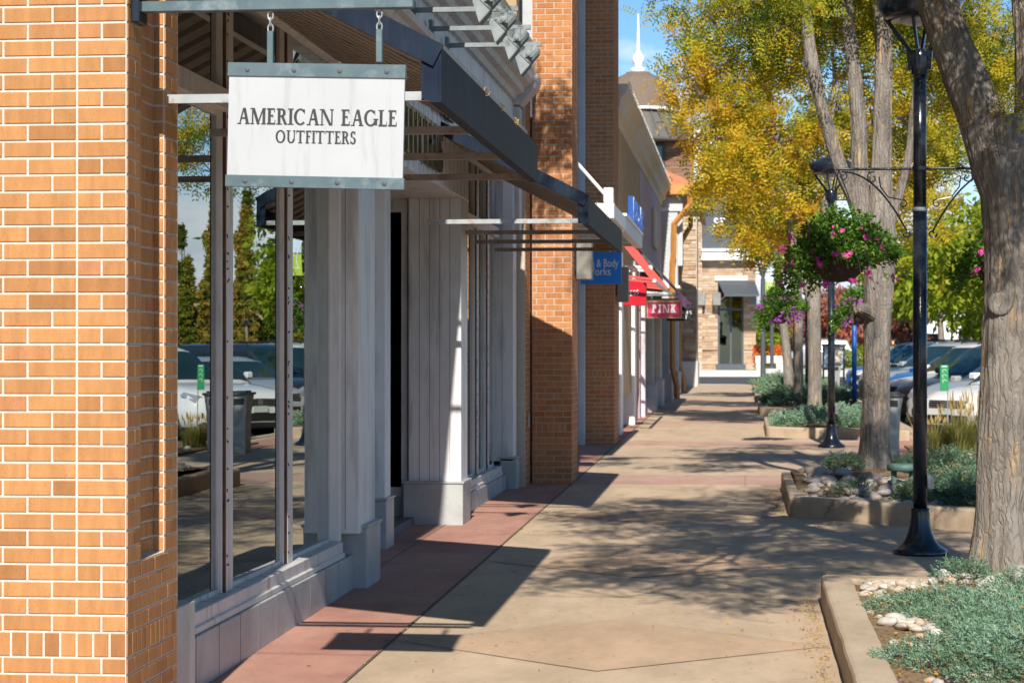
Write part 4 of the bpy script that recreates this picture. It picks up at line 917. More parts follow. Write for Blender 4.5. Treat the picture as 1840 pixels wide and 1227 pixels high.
fin('bracket', MB().tube([(-2.06, Yv + .03, Z_at(549, Yv)), (X_at(1247, Yv), Yv + .03, Z_at(549, Yv))], .015, 6), M['black_metal'], t_)
# letters standing on the canopy edge
sl = thing('canopy_letters', 'tall blue letters standing on the edge of the white canopy', 'sign', (-1.55, 32, 3.5))
v, f = font_mesh('BATH & BODY WORKS', .50, .035)
V = np.stack([-1.56 - v[:, 2], 30.9 + v[:, 0] * .66, 3.55 + v[:, 1]], 1)
fin('letter', MB().add(V, f), M['blue_dark'], sl); fin('letter_rail', MB().box(-1.60, -1.52, 29.1, 34.15, 3.495, 3.53), M['white'], sl)
# sconces on the piers
for (x, y, a, b_, lab) in ((-1.915, 25.2, 2.51, 2.97, 'taupe box wall lantern on the sunlit brick pier'), (-1.95, 34.1, 2.45, 3.0, 'grey box wall lantern in front of the red sign')):
    t_ = thing('wall_lantern', lab, 'wall light', (x + .1, y, a), 'box lanterns on the brick piers')
    fin('housing', MB().bbox(x + .02, x + .20, y - .12, y + .12, a, b_, .008), M['sconce'], t_); fin('back_plate', MB().box(x + .0, x + .02, y - .06, y + .06, a + .1, b_ - .1), M['black_metal'], t_)
# red awning struts and grey striped awning
ra = thing('red_strut_awning', 'coral red steel strut frame sloping off the tan shopfront', 'awning', (-1.8, 39.5, 2.8))
for y in (36.3, 38.2, 40.1, 42.0):
    fin('strut', MB().bar((-2.06, y, 3.65), (-1.42, y, 2.86), .05, .09).bar((-2.06, y, 2.95), (-1.45, y, 2.88), .04, .04), M['red_strut'], ra)
fin('top_rail', MB().bbox(-2.08, -2.0, 36.2, 42.2, 3.6, 3.72, .01), M['red_strut'], ra)
fin('front_rail', MB().bbox(-1.46, -1.40, 36.2, 42.2, 2.82, 2.88, .01), M['white'], ra)
ga = thing('grey_awning', 'sloping grey metal awning with pink scalloped valance', 'awning', (-1.6, 50, 2.7))
fin('canopy', MB().prism([(-2.06, 3.75), (-1.27, 2.90), (-1.27, 2.85), (-2.06, 3.68)], 44.2, 55.5, 'y'), M['charcoal'], ga)
fin('valance', MB().box(-1.265, -1.25, 44.2, 55.5, 2.66, 2.90), M['pinkpale'], ga)
fin('arm', MB().tube([(-2.05, 44.3, 2.88), (-1.27, 44.3, 2.84)], .03, 8).tube([(-2.05, 47.3, 2.80), (-1.27, 47.3, 2.8)], .03, 8).tube([(-2.05, 51.3, 2.80), (-1.27, 51.3, 2.8)], .03, 8), M['white'], ga)

# mannequin inside the dark doorway
def skin_fig():
    J = [(0, 0, .95), (0, 0, 1.15), (0, 0, 1.38), (0, .0, 1.52), (0, -.01, 1.62), (0, 0, 1.74)]
    R = [.14, .12, .15, .055, .085, .07]
    E_ = [(0, 1), (1, 2), (2, 3), (3, 4), (4, 5)]
    for s in (-1, 1):
        b_ = len(J); J += [(s * .10, 0, .86), (s * .11, .02, .48), (s * .11, .0, .08), (s * .11, -.14, .04)]; R += [.10, .065, .045, .035]; E_ += [(0, b_), (b_, b_ + 1), (b_ + 1, b_ + 2), (b_ + 2, b_ + 3)]
        b_ = len(J); J += [(s * .19, 0, 1.40), (s * .24, .02, 1.12), (s * .20, -.08, .90), (s * .19, -.12, .82)]; R += [.06, .045, .035, .03]; E_ += [(2, b_), (b_, b_ + 1), (b_ + 1, b_ + 2), (b_ + 2, b_ + 3)]
    me = bpy.data.meshes.new('body'); me.from_pydata(J, E_, []); o = bpy.data.objects.new('tmp', me); COL.objects.link(o)
    o.modifiers.new('s', 'SKIN'); sv = me.skin_vertices[0].data
    for i, r in enumerate(R): sv[i].radius = (r, r * (.75 if i in (0, 1, 2) else 1))
    sv[0].use_root = True
    m_ = o.modifiers.new('b', 'SUBSURF'); m_.levels = 2; m_.render_levels = 2
    dg = bpy.context.evaluated_depsgraph_get(); r_ = bpy.data.meshes.new_from_object(o.evaluated_get(dg))
    v = np.array([q.co[:] for q in r_.vertices]); f = [tuple(p.vertices) for p in r_.polygons]
    bpy.data.objects.remove(o); bpy.data.meshes.remove(r_); bpy.data.meshes.remove(me); return v, f
mx0, my0 = X_at(703, 19.85), 19.85
mq = thing('mannequin', 'dark clothed shop mannequin with black cap standing behind the door glass', 'mannequin', (mx0, my0, .33))
v, f = skin_fig(); v = v * 1.0 + np.array([mx0, my0, .28])
fin('body', MB().add(v, f), M['skin_dark'], mq, smooth=True)
fin('cap', MB().lathe((mx0, my0, 1.98), [(.105, 0), (.11, .05), (.085, .12), (.03, .16), (.001, .165)], 14), M['black'], mq, smooth=True)
fin('shirt', MB().lathe((mx0, my0, 1.32), [(.15, 0), (.16, .1), (.20, .3), (.20, .36), (.09, .42)], 16), M['mann_white'], mq, smooth=True)
fin('jeans', MB().tube([(mx0 - .1, my0, 1.25), (mx0 - .11, my0, .8), (mx0 - .11, my0, .36)], [.125, .09, .07], 12).tube([(mx0 + .1, my0, 1.25), (mx0 + .11, my0, .8), (mx0 + .11, my0, .36)], [.125, .09, .07], 12), M['denim'], mq, smooth=True)

# ============================================================ LAMPS
lamp0 = None
def build_lamp(x, y, label):
    z = gz(y)
    t_ = thing('street_lamp', label, 'street lamp', (x, y, z), 'black street lamps along the walk')
    c = (x, y, z)
    fin('base', MB().lathe(c, [(.205, 0), (.208, .012), (.205, .035), (.19, .045), (.165, .058), (.135, .085), (.11, .125), (.093, .175), (.082, .225), (.075, .275), (.071, .325), (.071, .355), (.056, .356)], 40), M['black_metal'], t_, smooth=True)
    fin('pole', MB().tube([(x, y, z + .35), (x, y, z + 2.66), ], .054, 24).tube([(x, y, z + 2.66), (x, y, z + 3.74)], .050, 24), M['black_metal'], t_, smooth=True)
    fin('joint_ring', MB().lathe(c, [(.056, 2.64), (.058, 2.645), (.058, 2.665), (.056, 2.67)], 24), M['alu'], t_, smooth=True)
    c = (x, y, z + .09)
    fin('collar', MB().lathe(c, [(.052, 3.60), (.064, 3.61), (.064, 3.74), (.060, 3.78), (.040, 3.80)], 24), M['black_metal'], t_, smooth=True)
    for k in range(4):
        a = math.pi / 4 + k * math.pi / 2 + .5; ca, sa = math.cos(a), math.sin(a)
        fin('shade_arm', MB().bar((x + ca * .065, y + sa * .065, z + .09 + 3.64), (x + ca * .075, y + sa * .075, z + .09 + 3.80), .022, .05).bar((x + ca * .075, y + sa * .075, z + .09 + 3.79), (x + ca * .27, y + sa * .27, z + .09 + 4.06), .022, .032), M['black_metal'], t_)
    fin('shade', MB().lathe(c, [(.15, 4.03), (.25, 4.03), (.285, 4.06), (.345, 4.17), (.335, 4.185), (.20, 4.26), (.05, 4.30), (.001, 4.305)], 40), M['black_metal'], t_, smooth=True)
    fin('lens', MB().lathe(c, [(.001, 3.985), (.10, 3.99), (.145, 4.01), (.155, 4.045)], 32), M['lens'], t_, smooth=True)
    zb = 2.97
    fin('cross_bar', MB().tube([(x - .64, y, z + zb), (x + .64, y, z + zb)], .0105, 8).lathe((x, y, z + zb - .015), [(.054, 0), (.060, .002), (.060, .03), (.054, .032)], 24), M['black_metal'], t_)
    for s in (-1, 1):
        P = []
        for i in range(22): 
            q = i / 21; P.append((x + s * (.60 - .50 * q ** .9), y, z + zb - .02 - .46 * (q ** 1.9)))
        def spiral(cx, cz, r0, a0, turns, n=18, dirn=1): return [(cx + s * r0 * (1 - .75 * i / n) * math.cos(a0 + dirn * turns * 2 * math.pi * i / n), y, cz + r0 * (1 - .75 * i / n) * math.sin(a0 + dirn * turns * 2 * math.pi * i / n)) for i in range(n + 1)]
        mb = MB().tube(P, .008, 6)
        mb.tube(spiral(x + s * .585, z + zb - .055, .035, math.pi / 2, 1.1), .006, 5)
        mb.tube(spiral(x + s * .095, z + zb - .50, .035, 0, -1.0), .007, 5)
        mb.tube(spiral(x + s * .36, z + zb - .07, .05, math.pi * .6, 1.0, dirn=-1) , .0055, 5)
        mb.tube([(x + s * .31, y, z + zb - .06), (x + s * .30, y, z + zb - .14), (x + s * .24, y, z + zb - .22), (x + s * .14, y, z + zb - .24)], .0055, 5)
        mb.tube(spiral(x + s * .13, z + zb - .27, .035, math.pi / 2, 1.0), .0055, 5)
        fin('scroll_bracket', mb, M['black_metal'], t_)
    fin('socket_box', MB().bbox(x + .05, x + .10, y - .055, y + .01, z + .50, z + .615, .01), M['galv'], t_)
    return t_
LX, LY = 1.375, 16.98
labs = ['nearest black street lamp with flared base beside the big tree', 'second black street lamp, its base standing between the two nearer planters and the blue pole',
        'third black street lamp, half hidden against a trunk in the shrub bed', 'fourth black street lamp, thin pole against the rear trunks']
lamp0 = build_lamp(LX, LY, labs[0])
lamps = [(LX, LY)]
for (x, y, lb) in ((1.36, 33.1, labs[1]), (1.50, 49.5, labs[2]), (1.62, 66, labs[3])):
    l_ = copy_tree(lamp0, (x, y, gz(y))); l_['label'] = lb; lamps.append((x, y))
for (px, y, lb, zc_) in ((1371, 71, 'slim lamp on a pale concrete footing at the crossing', 0), (1387, 98, 'farthest lamp on a pale footing across the side street', 0)):
    x = X_at(px, y)
    t_ = thing('crossing_lamp', lb, 'street lamp', (x, y, gz(y)), 'lamps on concrete footings')
    z = gz(y); hh = 4.25 if y < 80 else 5.0
    fin('footing', MB().lathe((x, y, z), [(.38, 0), (.38, .2), (.36, .22), (.001, .22)], 20), M['concrete_pale'], t_)
    fin('pole', MB().lathe((x, y, z + .2), [(.2, 0), (.2, .12), (.085, .14), (.075, hh - .9), (.05, hh - .88), (.05, hh - .5)], 14), M['charcoal'], t_)
    fin('shade', MB().lathe((x, y, z), [(.2, hh - .12), (.44, hh + .02), (.46, hh + .1), (.2, hh + .2), (.001, hh + .22)], 20), M['charcoal'], t_)
    mb = MB()
    for k in range(4): a = k * math.pi / 2 + .6; mb.bar((x + .05 * math.cos(a), y + .05 * math.sin(a), z + hh - .65), (x + .3 * math.cos(a), y + .3 * math.sin(a), z + hh - .04), .03)
    fin('shade_arm', mb, M['charcoal'], t_)
# banners on poles
for (x, y, zb, lb) in ((1.36, 33.1, 2.62, 'street banner with green foot behind the flower basket on the second lamp'), (X_at(1371, 71), 71, 3.1, 'pale blue banner on the crossing lamp')):
    t_ = thing('banner', lb, 'banner', (x + .3, y, gz(y) + zb), 'banners on lamp posts')
    z = gz(y) + zb
    fin('cloth', MB().bbox(x + .08, x + .50, y - .005, y + .005, z, z + .34, .002), M['banner_green'], t_)
    fin('upper_cloth', MB().bbox(x + .08, x + .50, y - .005, y + .005, z + .341, z + 1.1, .002), M['banner_blue'], t_)
    mb = MB()
    for k in range(3): mb.tube([(x + .12 + .11 * k + .05 * math.sin(i * .7 + k), y - .008, z + .1 + i * .07) for i in range(9)], .008, 4)
    fin('line_pattern', mb, M['letterwhite'], t_)
    fin('arm', MB().tube([(x, y, z + 1.11), (x + .52, y, z + 1.11)], .01, 6).tube([(x, y, z - .01), (x + .52, y, z - .01)], .01, 6), M['black_metal'], t_)
Q4 = np.array([[0, 1, 2, 3]])
def quads(V4, mb, tint=None):
    """V4: (n,4,3)"""
    n = len(V4); f = np.arange(n * 4).reshape(n, 4)
    mb.add(V4.reshape(-1, 3), f, None if tint is None else np.repeat(tint, 4)); return mb
def unit(v): return v / np.maximum(np.linalg.norm(v, axis=-1, keepdims=True), 1e-9)
def blades(P, D, L_, W_, side=None, bend=0):
    """simple rhombus leaves"""
    if side is None: side = unit(np.cross(D, unit(rng.normal(size=D.shape))))
    m_ = P + D * L_[:, None] * .45
    tip = P + D * L_[:, None]; tip = tip - np.array([0, 0, 1]) * (bend * L_)[:, None] if np.ndim(bend) else tip
    return np.stack([P, m_ + side * W_[:, None] / 2, tip, m_ - side * W_[:, None] / 2], 1)
# hanging baskets
def basket(x, y, ztop, hang, label, r=.24, spread=.42, petals='petal', nf=1300, drop=.3, flowers=34, seed=0, low=0):
    rg = np.random.default_rng(seed)
    t_ = thing('hanging_basket', label, 'flower basket', (x, y, ztop - .25), 'flower baskets hanging from the street lamps')
    fin('bowl', MB().lathe((x, y, ztop), [(.001, -.21), (.10, -.195), (.18, -.13), (.22, -.05), (r, .0), (r - .02, .0)], 24), M['coir'], t_, smooth=True)
    c = MB()
    for k in range(3): a = k * 2.09; c.tube([(x + r * math.cos(a), y + r * math.sin(a), ztop), (x, y, hang)], .004, 4)
    fin('chain', c, M['black_metal'], t_)
    n = nf * 6
    th = rg.uniform(0, 2 * math.pi, n); ph = rg.uniform(0, 1, n) ** .6
    lob = 1 + .22 * np.sin(th * 3 + seed) + .14 * np.sin(th * 7 + 1)
    rad = spread * ph * lob; zz_ = ztop + .30 * (1 - ph ** 2) * rg.uniform(.1, 1.2, n) - np.where(ph > .58, rg.uniform(0, 1, n) ** 1.3 * drop * np.clip(.42 - .75 * np.cos(th) + .3 * np.sin(th * 3 + seed), .05, 1.3), 0) - .01 + .05 * np.sin(th * 4 + seed)
    P = np.stack([x + rad * np.cos(th), y + rad * np.sin(th), zz_], 1) + rg.normal(0, .015, (n, 3))
    D = unit(np.stack([np.cos(th), np.sin(th), rg.uniform(-1.0, .9, n)], 1) + rg.normal(0, .5, (n, 3)))
    L_ = rg.uniform(.025, .055, n); mb = MB()
    clump = (np.sin(P[:, 0] * 23) * np.sin(P[:, 1] * 19 + 2) * np.sin(P[:, 2] * 27)) * .35
    quads(blades(P, D, L_, L_ * .5), mb, np.clip(rg.uniform(.1, .8, n) + clump, 0, 1)); fin('foliage', mb, M['basketleaf'], t_)
    mb = MB()
    for k in range(flowers):
        a = rg.uniform(0, 6.28); q = rg.uniform(.55, 1.12); zf = ztop + .12 * (1 - q) + rg.uniform(-drop * .95, .12) * (1 if q > .7 else 0) + (.12 if q < .7 else 0)
        cf = np.array([x + spread * q * math.cos(a), y + spread * q * math.sin(a), zf]); nrm = unit(np.array([math.cos(a), math.sin(a) - .6, .3]))
        cnt = rg.integers(2, 6)
        for h in range(cnt):
            cc = cf + rg.normal(0, .02, 3); u = unit(np.cross(nrm, [0, 0, 1]) + rg.normal(0, .2, 3)); w = np.cross(nrm, u); rr_ = rg.uniform(.013, .022)
            for p_ in range(5):
                al = p_ * 1.257; d = u * math.cos(al) + w * math.sin(al); e = u * math.cos(al + .6) + w * math.sin(al + .6); g_ = u * math.cos(al - .6) + w * math.sin(al - .6)
                quads(np.array([[cc, cc + g_ * rr_ * .8, cc + d * rr_ * 1.15 + nrm * .003, cc + e * rr_ * .8]]), mb, np.array([rg.uniform(.1, 1)]))
    fin('flowers', mb, M[petals], t_)
    # arching trailers
    mb = MB(); tw = MB()
    for k in range(6):
        a = rg.uniform(0, 6.28); pts = []
        for i in range(8):
            q = i / 7; rr_ = spread * (.5 + .85 * q); pts.append((x + rr_ * math.cos(a), y + rr_ * math.sin(a), ztop + .12 * math.sin(q * 2.5) - .30 * q ** 2 * rg.uniform(.7, 1)))
        tw.tube(pts, .003, 3)
        Pp = np.array([pts[rg.integers(3, 8)] for _ in range(26)]) + rg.normal(0, .02, (26, 3)); Dd = unit(rg.normal(0, 1, (26, 3)))
        quads(blades(Pp, Dd, rg.uniform(.03, .05, 26), np.full(26, .018)), mb, rg.uniform(.2, .9, 26))
    fin('trailing_stem', tw, M['twig'], t_); fin('trailing_leaves', mb, M['basketleaf'], t_)
    return t_
hz = gz(LY) + 2.97
basket(LX - .62, LY, 2.42, hz, 'large green hanging basket dotted with magenta flowers left of the nearest lamp', seed=3, flowers=48)
basket(LX + .64, LY, 2.36, hz, 'hanging basket mostly hidden behind the big trunk on the right', seed=5, flowers=22, spread=.32, low=1, drop=.14, nf=900)
hz = gz(33.1) + 2.97
basket(1.36 - .80, 33.1, 2.30, hz, 'bushy basket of purple and pink petunias over the rear planters', seed=8, spread=.34, petals='petal_purple', flowers=120, drop=.24)
basket(1.36 + .36, 33.1, 2.28, hz, 'basket of pink and purple petunias tucked behind the second tree trunk', seed=9, spread=.32, petals='petal_purple', flowers=120, drop=.24)

# ============================================================ PLANTERS
def planter(name_lab, pts, h, w=.19):
    """kerbed bed; pts = outer outline (x, y) anticlockwise"""
    n = len(pts); t_ = thing('planter', name_lab, 'planter', (pts[0][0], pts[0][1], gz(pts[0][1])), 'kerbed planting beds along the walk')
    P = [Vector(p) for p in pts]
    # arc-smoothed corners
    Q = []
    for i in range(n):
        a, b_, c = P[i - 1], P[i], P[(i + 1) % n]; d1 = (a - b_).normalized(); d2 = (c - b_).normalized(); r = .09
        for k in range(5):
            q = k / 4; p = (b_ + d1 * r) * (1 - q) ** 2 + b_ * 2 * q * (1 - q) + (b_ + d2 * r) * q * q; Q.append(p)
    m_ = len(Q)
    # subdivide long sides
    QQ = []
    for i in range(m_):
        a, b_ = Q[i], Q[(i + 1) % m_]; k = max(1, int((b_ - a).length / .12))
        for j in range(k): QQ.append(a.lerp(b_, j / k))
    Q = QQ; m_ = len(Q)
    V = []; prof = [(0, -.1), (0, h - .022), (.008, h - .006), (.024, h), (w - .02, h), (w - .005, h - .006), (w, h - .02), (w, -.1)]
    for i in range(m_):
        d = (Q[(i + 1) % m_] - Q[i - 1]).normalized(); nn = Vector((-d.y, d.x))
        for (o_, z) in prof:
            p = Q[i] + nn * o_; j_ = .004 * mnoise.noise(Vector((p.x * 3, p.y * 3, z * 5))) + .0025 * mnoise.noise(Vector((p.x * 14, p.y * 14, z * 9)))
            V.append((p.x + nn.x * j_, p.y + nn.y * j_, gz(p.y) + z + j_))
    k = len(prof); Fc = [(i * k + a, i * k + a + 1, ((i + 1) % m_) * k + a + 1, ((i + 1) % m_) * k + a) for i in range(m_) for a in range(k - 1)]
    fin('kerb', MB().add(V, Fc), M['kerb'], t_, smooth=False)
    xs0 = min(p.x for p in P) + w * .7; xs1 = max(p.x for p in P) - w * .7; y0 = min(p.y for p in P) + w * .7; y1 = max(p.y for p in P) - w * .7
    return t_
def bed(parent, poly, hfun, step=.08):
    """soil surface inside a convex outline"""
    P = [Vector(p) for p in poly]
    xs = np.arange(min(p.x for p in P), max(p.x for p in P) + step, step); ys_ = np.arange(min(p.y for p in P), max(p.y for p in P) + step, step)
    def clampin(x, y):
        for _ in range(3):
            for i in range(len(P)):
                a, b_ = P[i], P[(i + 1) % len(P)]; d = (b_ - a).normalized(); nn = Vector((-d.y, d.x)); s_ = (Vector((x, y)) - a).dot(nn)
                if s_ < .10: x += nn.x * (.10 - s_); y += nn.y * (.10 - s_)
        return x, y
    V = []
    for y in ys_:
        for x in xs:
            X, Y = clampin(x, y); V.append((X, Y, gz(Y) + hfun(X, Y)))
    nx = len(xs); Fc = [(j * nx + i, j * nx + i + 1, (j + 1) * nx + i + 1, (j + 1) * nx + i) for j in range(len(ys_) - 1) for i in range(nx - 1)]
    return fin('soil', MB().add(V, Fc), M['mulch'], parent, smooth=True)
def nz_(x, y, s=1.0, o=0): return mnoise.noise(Vector((x * s, y * s, o)))
def h1(x, y): return .135 + .05 * nz_(x, y, 1.3) + .02 * nz_(x, y, 6) + .12 * max(0, 1 - math.hypot(x - 1.75, y - 13.5) / .9)
def h2(x, y): return .14 + .02 * nz_(x, y, 1.3, 3) + .02 * nz_(x, y, 6) + .17 * max(0, 1 - math.hypot(x - 1.38, (y - 22.7) * .8) / 2.0)
def h3(x, y): return .15 + .04 * nz_(x, y, 1.5, 5)
O1 = [(.50, 5.5), (3.0, 5.5), (3.0, 13.62), (.50, 13.92)]
O2 = [(.45, 20.32), (2.72, 18.45), (2.72, 24.1), (.44, 24.1)]
O3 = [(.42, 36.45), (2.7, 35.2), (2.7, 40.9), (.43, 40.9)]
O4 = [(.39, 46.7), (2.6, 46), (2.6, 51), (.4, 51)]
O5 = [(.36, 55.3), (2.5, 55), (2.5, 60), (.37, 60)]
O6 = [(.36, 64), (2.5, 64), (2.5, 70), (.37, 70)]
pls = []
for (O, lb, hf, hk) in ((O1, 'nearest kerbed planter with the big tree and low juniper', h1, .17), (O2, 'second kerbed planter, river stones and juniper around the forked tree', h2, .19), (O3, 'third kerbed planter filled with pale juniper beyond the second lamp', h3, .17),
                       (O4, 'fourth kerbed planter from the camera, dark juniper spilling over it', h3, .17), (O5, 'fifth kerbed planter from the camera with pale stones in its corner', h3, .17), (O6, 'rearmost kerbed planter by the crossing', h3, .17)):
    t_ = planter(lb, O, hk); bed(t_, O, hf, .08 if O in (O1, O2) else .25); pls.append(t_)
# crack in the second kerb
mb = MB(); pts = [(.82, 20.0, .0)]
fin('kerb_crack', MB().tube([(.75 + .02 * math.sin(k * 2.1) + k * .011, 20.066 - k * .0105 - .003, gz(20) + .01 + k * .02) for k in range(10)], .003, 4), M['joint'], pls[1])

# juniper ground cover
def juniper(spots, hf, label, n_per, blade=.03, clip=None, seed=0, tintoff=0, W_=.006):
    rg = np.random.default_rng(seed); mb = MB()
    for (cx, cy, rx, ry, hh) in spots:
        nb = int(n_per * rx * ry)
        # shoots: arching stems with needle fans
        a = rg.uniform(0, 6.283, nb); q = np.sqrt(rg.uniform(0, 1, nb)); edge = 1 + .18 * np.sin(a * 3 + cx * 9) + .12 * np.sin(a * 7 + cy * 5)
        X = cx + rx * q * edge * np.cos(a); Y = cy + ry * q * edge * np.sin(a)
        if clip is not None:
            ok = np.ones(nb, bool)
            for i in range(len(clip)):
                p0 = np.array(clip[i]); p1 = np.array(clip[(i + 1) % len(clip)]); d = unit(p1 - p0); s_ = (X - p0[0]) * -d[1] + (Y - p0[1]) * d[0]; ok &= s_ > .13
            X, Y, a, q = X[ok], Y[ok], a[ok], q[ok]
        nb = len(X)
        if nb == 0: continue
        base = np.array([hf(x, y) + gz(y) for x, y in zip(X, Y)])
        cl = np.array([nz_(x, y, 5.5, cx) for x, y in zip(X, Y)]); cl2 = np.array([nz_(x, y, 16, cy) for x, y in zip(X, Y)])
        top = base + np.maximum(0, hh * (1 - q ** 2.5) * (1 + .8 * cl + .5 * cl2)) + .012
        Zs = base + (top - base) * rg.uniform(0.25, 1, nb) ** .55
        ang = a + rg.normal(0, .9, nb); up = rg.uniform(.15, 1.1, nb)
        D = unit(np.stack([np.cos(ang), np.sin(ang), up], 1))
        K = 7
        Pk = np.stack([X, Y, Zs], 1)[:, None, :] + D[:, None, :] * (np.arange(K) / K * blade * 1.7)[None, :, None]
        sd = unit(rg.normal(0, 1, (nb, K, 3))); Dk = unit(D[:, None, :] * 1.1 + sd * .8)
        Pk = Pk.reshape(-1, 3); Dk = Dk.reshape(-1, 3); L_ = np.repeat(rg.uniform(.6, 1.25, nb), K) * blade * .62
        rel = (Zs - base) / (hh + .01)
        tn = np.repeat(np.clip(.42 + tintoff + .35 * cl + .25 * cl2 + rg.normal(0, .14, nb), 0, .92), K)
        dead = np.repeat(rg.uniform(0, 1, nb) < .02, K); tn = np.where(dead, 1.0, tn)
        quads(blades(Pk, Dk, L_, np.full(len(L_), W_)), mb, tn)
    return fin('juniper_shrub', mb, M['juniper'], label=label, cat='ground cover', kind='stuff')
juniper([(2.05, 11.7, 1.05, .80, .16), (1.52, 11.1, .44, .60, .13), (2.2, 12.6, .7, .45, .20), (1.75, 10.6, .95, .6, .15), (2.5, 13.2, .5, .35, .2), (1.12, 12.35, .36, .30, .10), (1.65, 12.2, .5, .38, .13), (1.32, 13.22, .15, .18, .15), (1.35, 10.1, .50, .45, .13), (2.4, 9.8, 1, .7, .15), (1.62, 12.95, .22, .2, .10)], h1, 'blue-green juniper carpet under the big right-hand tree', 10500, .036, O1, 1, .10)
juniper([(2.05, 20.6, .50, .85, .22), (2.1, 19.8, .5, .5, .17), (1.05, 20.75, .18, .2, .10), (1.02, 22.6, .22, .35, .16), (2.1, 22.9, .5, .8, .22), (1.75, 20.3, .35, .35, .16)], h2, 'dark green juniper beside the green pedestal in the second planter', 5200, .045, O2, 2, -.14, .009)
juniper([(1.55, 37.9, 1.15, 1.8, .22)], h3, 'silvery green juniper mound behind the second lamp base', 2600, .07, O3, 3, .12, .016)
juniper([(1.5, 48.5, 1.2, 1.9, .28)], h3, 'dark juniper mound in the fourth planter', 1500, .09, O4, 4, -.12, .022)
juniper([(1.5, 57.5, 1.1, 2.2, .28), (1.5, 67, 1.1, 2.6, .25)], h3, 'juniper in the rearmost planters near the crossing', 1100, .1, None, 5, 0, .026)

# river stones: individuals sharing a few meshes
SM = []
for k in range(7):
    import bmesh
    bm = bmesh.new(); bmesh.ops.create_icosphere(bm, subdivisions=3, radius=1)
    sx, sy, sz = 1, random.uniform(.6, .9), random.uniform(.42, .62)
    for v in bm.verts:
        d = 1 + .22 * mnoise.noise(v.co * 1.1 + Vector((k * 7, 0, 0))) + .05 * mnoise.noise(v.co * 3 + Vector((0, k * 5, 0)))
        v.co = Vector((v.co.x * sx * d, v.co.y * sy * d, v.co.z * sz * d))
    me = bpy.data.meshes.new('river_stone'); bm.to_mesh(me); bm.free(); me.polygons.foreach_set('use_smooth', [True] * len(me.polygons)); SM.append(me)
SMW = [me.copy() for me in SM]
for me in SM: me.materials.append(M['stone'])
for me in SMW: me.materials.append(M['stone_white'])
def stone(x, y, r, hf, group, label, white=False, sink=.25):
    me = random.choice(SMW if white else SM); o = bpy.data.objects.new('river_stone', me); COL.objects.link(o)
    o.location = (x, y, hf(x, y) + gz(y) + r * (.5 - sink)); o.scale = (r, r * random.uniform(.8, 1.1), r * random.uniform(.8, 1.1)); o.rotation_euler = (random.uniform(-.25, .25), random.uniform(-.25, .25), random.uniform(0, 6.28))
    tag(o, label, 'stone', group)
def scatter(n, reg, rmin, rmax, hf, group, label, white=False, seed=0, power=1.0):
    random.seed(seed); pl_ = []; tries = 0
    while len(pl_) < n and tries < n * 60:
        tries += 1; x, y = reg(); r = random.uniform(rmin, rmax) if random.random() > .25 else rmin
        if all((x - a) ** 2 + (y - b_) ** 2 > (.72 * (r + c)) ** 2 for a, b_, c in pl_): pl_.append((x, y, r)); stone(x, y, r, hf, group, label, white)
U = random.uniform
scatter(46, lambda: (U(.74, 1.62), U(13.12, 13.68)), .042, .075, h1, 'pale stones along the far kerb of the nearest planter', 'pale rounded stone in the row along the far kerb of the nearest planter', True, 3)
scatter(30, lambda: ((lambda q: (.76 + .62 * q + U(-.06, .16), 11.6 + .95 * q + U(-.2, .2)))(U(0, 1))), .045, .08, h1, 'stones in the middle of the nearest planter', 'pale river stone among juniper and fallen leaves in the nearest planter', True, 4)
scatter(16, lambda: (U(.72, .95), U(10.2, 12.9)), .03, .055, h1, 'small stones by the kerb', 'small stone against the side kerb of the nearest planter', True, 5)
scatter(26, lambda: (U(.74, 1.15), U(9.8, 11.3)), .03, .065, h1, 'stones and litter at the open corner of the nearest planter', 'river stone half buried in litter at the open front corner of the nearest planter', True, 15)
scatter(20, lambda: (U(.64, .9), U(21.9, 23.8)), .05, .09, h2, 'stones along the side kerb of the second planter', 'stone along the side kerb of the second planter', False, 16)
stone(1.66, 13.12, .13, h1, None, 'largest boulder, sandy pink, at the foot of the big trunk', True, .1); stone(1.47, 13.02, .095, h1, None, 'flat tan stone just left of the largest boulder by the big trunk', True)
def reg2():
    while True:
        x, y = U(.66, 2.0), U(19.2, 22.6)
        if y > 20.5 - (x - .45) * .82 + .02 and y < 22.3 - (x - .6) * .5 + (0 if x > 1 else .7): return x, y
scatter(125, reg2, .05, .10, h2, 'river stones in the second planter', 'grey river stone in the stone field of the second planter', False, 6)
stone(.76, 22.3, .13, h2, None, 'brown boulder at the far left corner of the second planter', False, 0); stone(1.02, 22.0, .12, h2, None, 'grey boulder left of the second tree trunk', False, 0)
scatter(14, lambda: (U(.62, .95), U(37, 39.5)), .06, .10, h3, 'pale stones in the third planter', 'pale stone at the left corner of the third planter', True, 8)
scatter(8, lambda: (U(.6, 1.0), U(56, 59)), .09, .15, h3, 'pale stones in the fifth planter', 'pale stone at the left end of the fifth planter', True, 9)
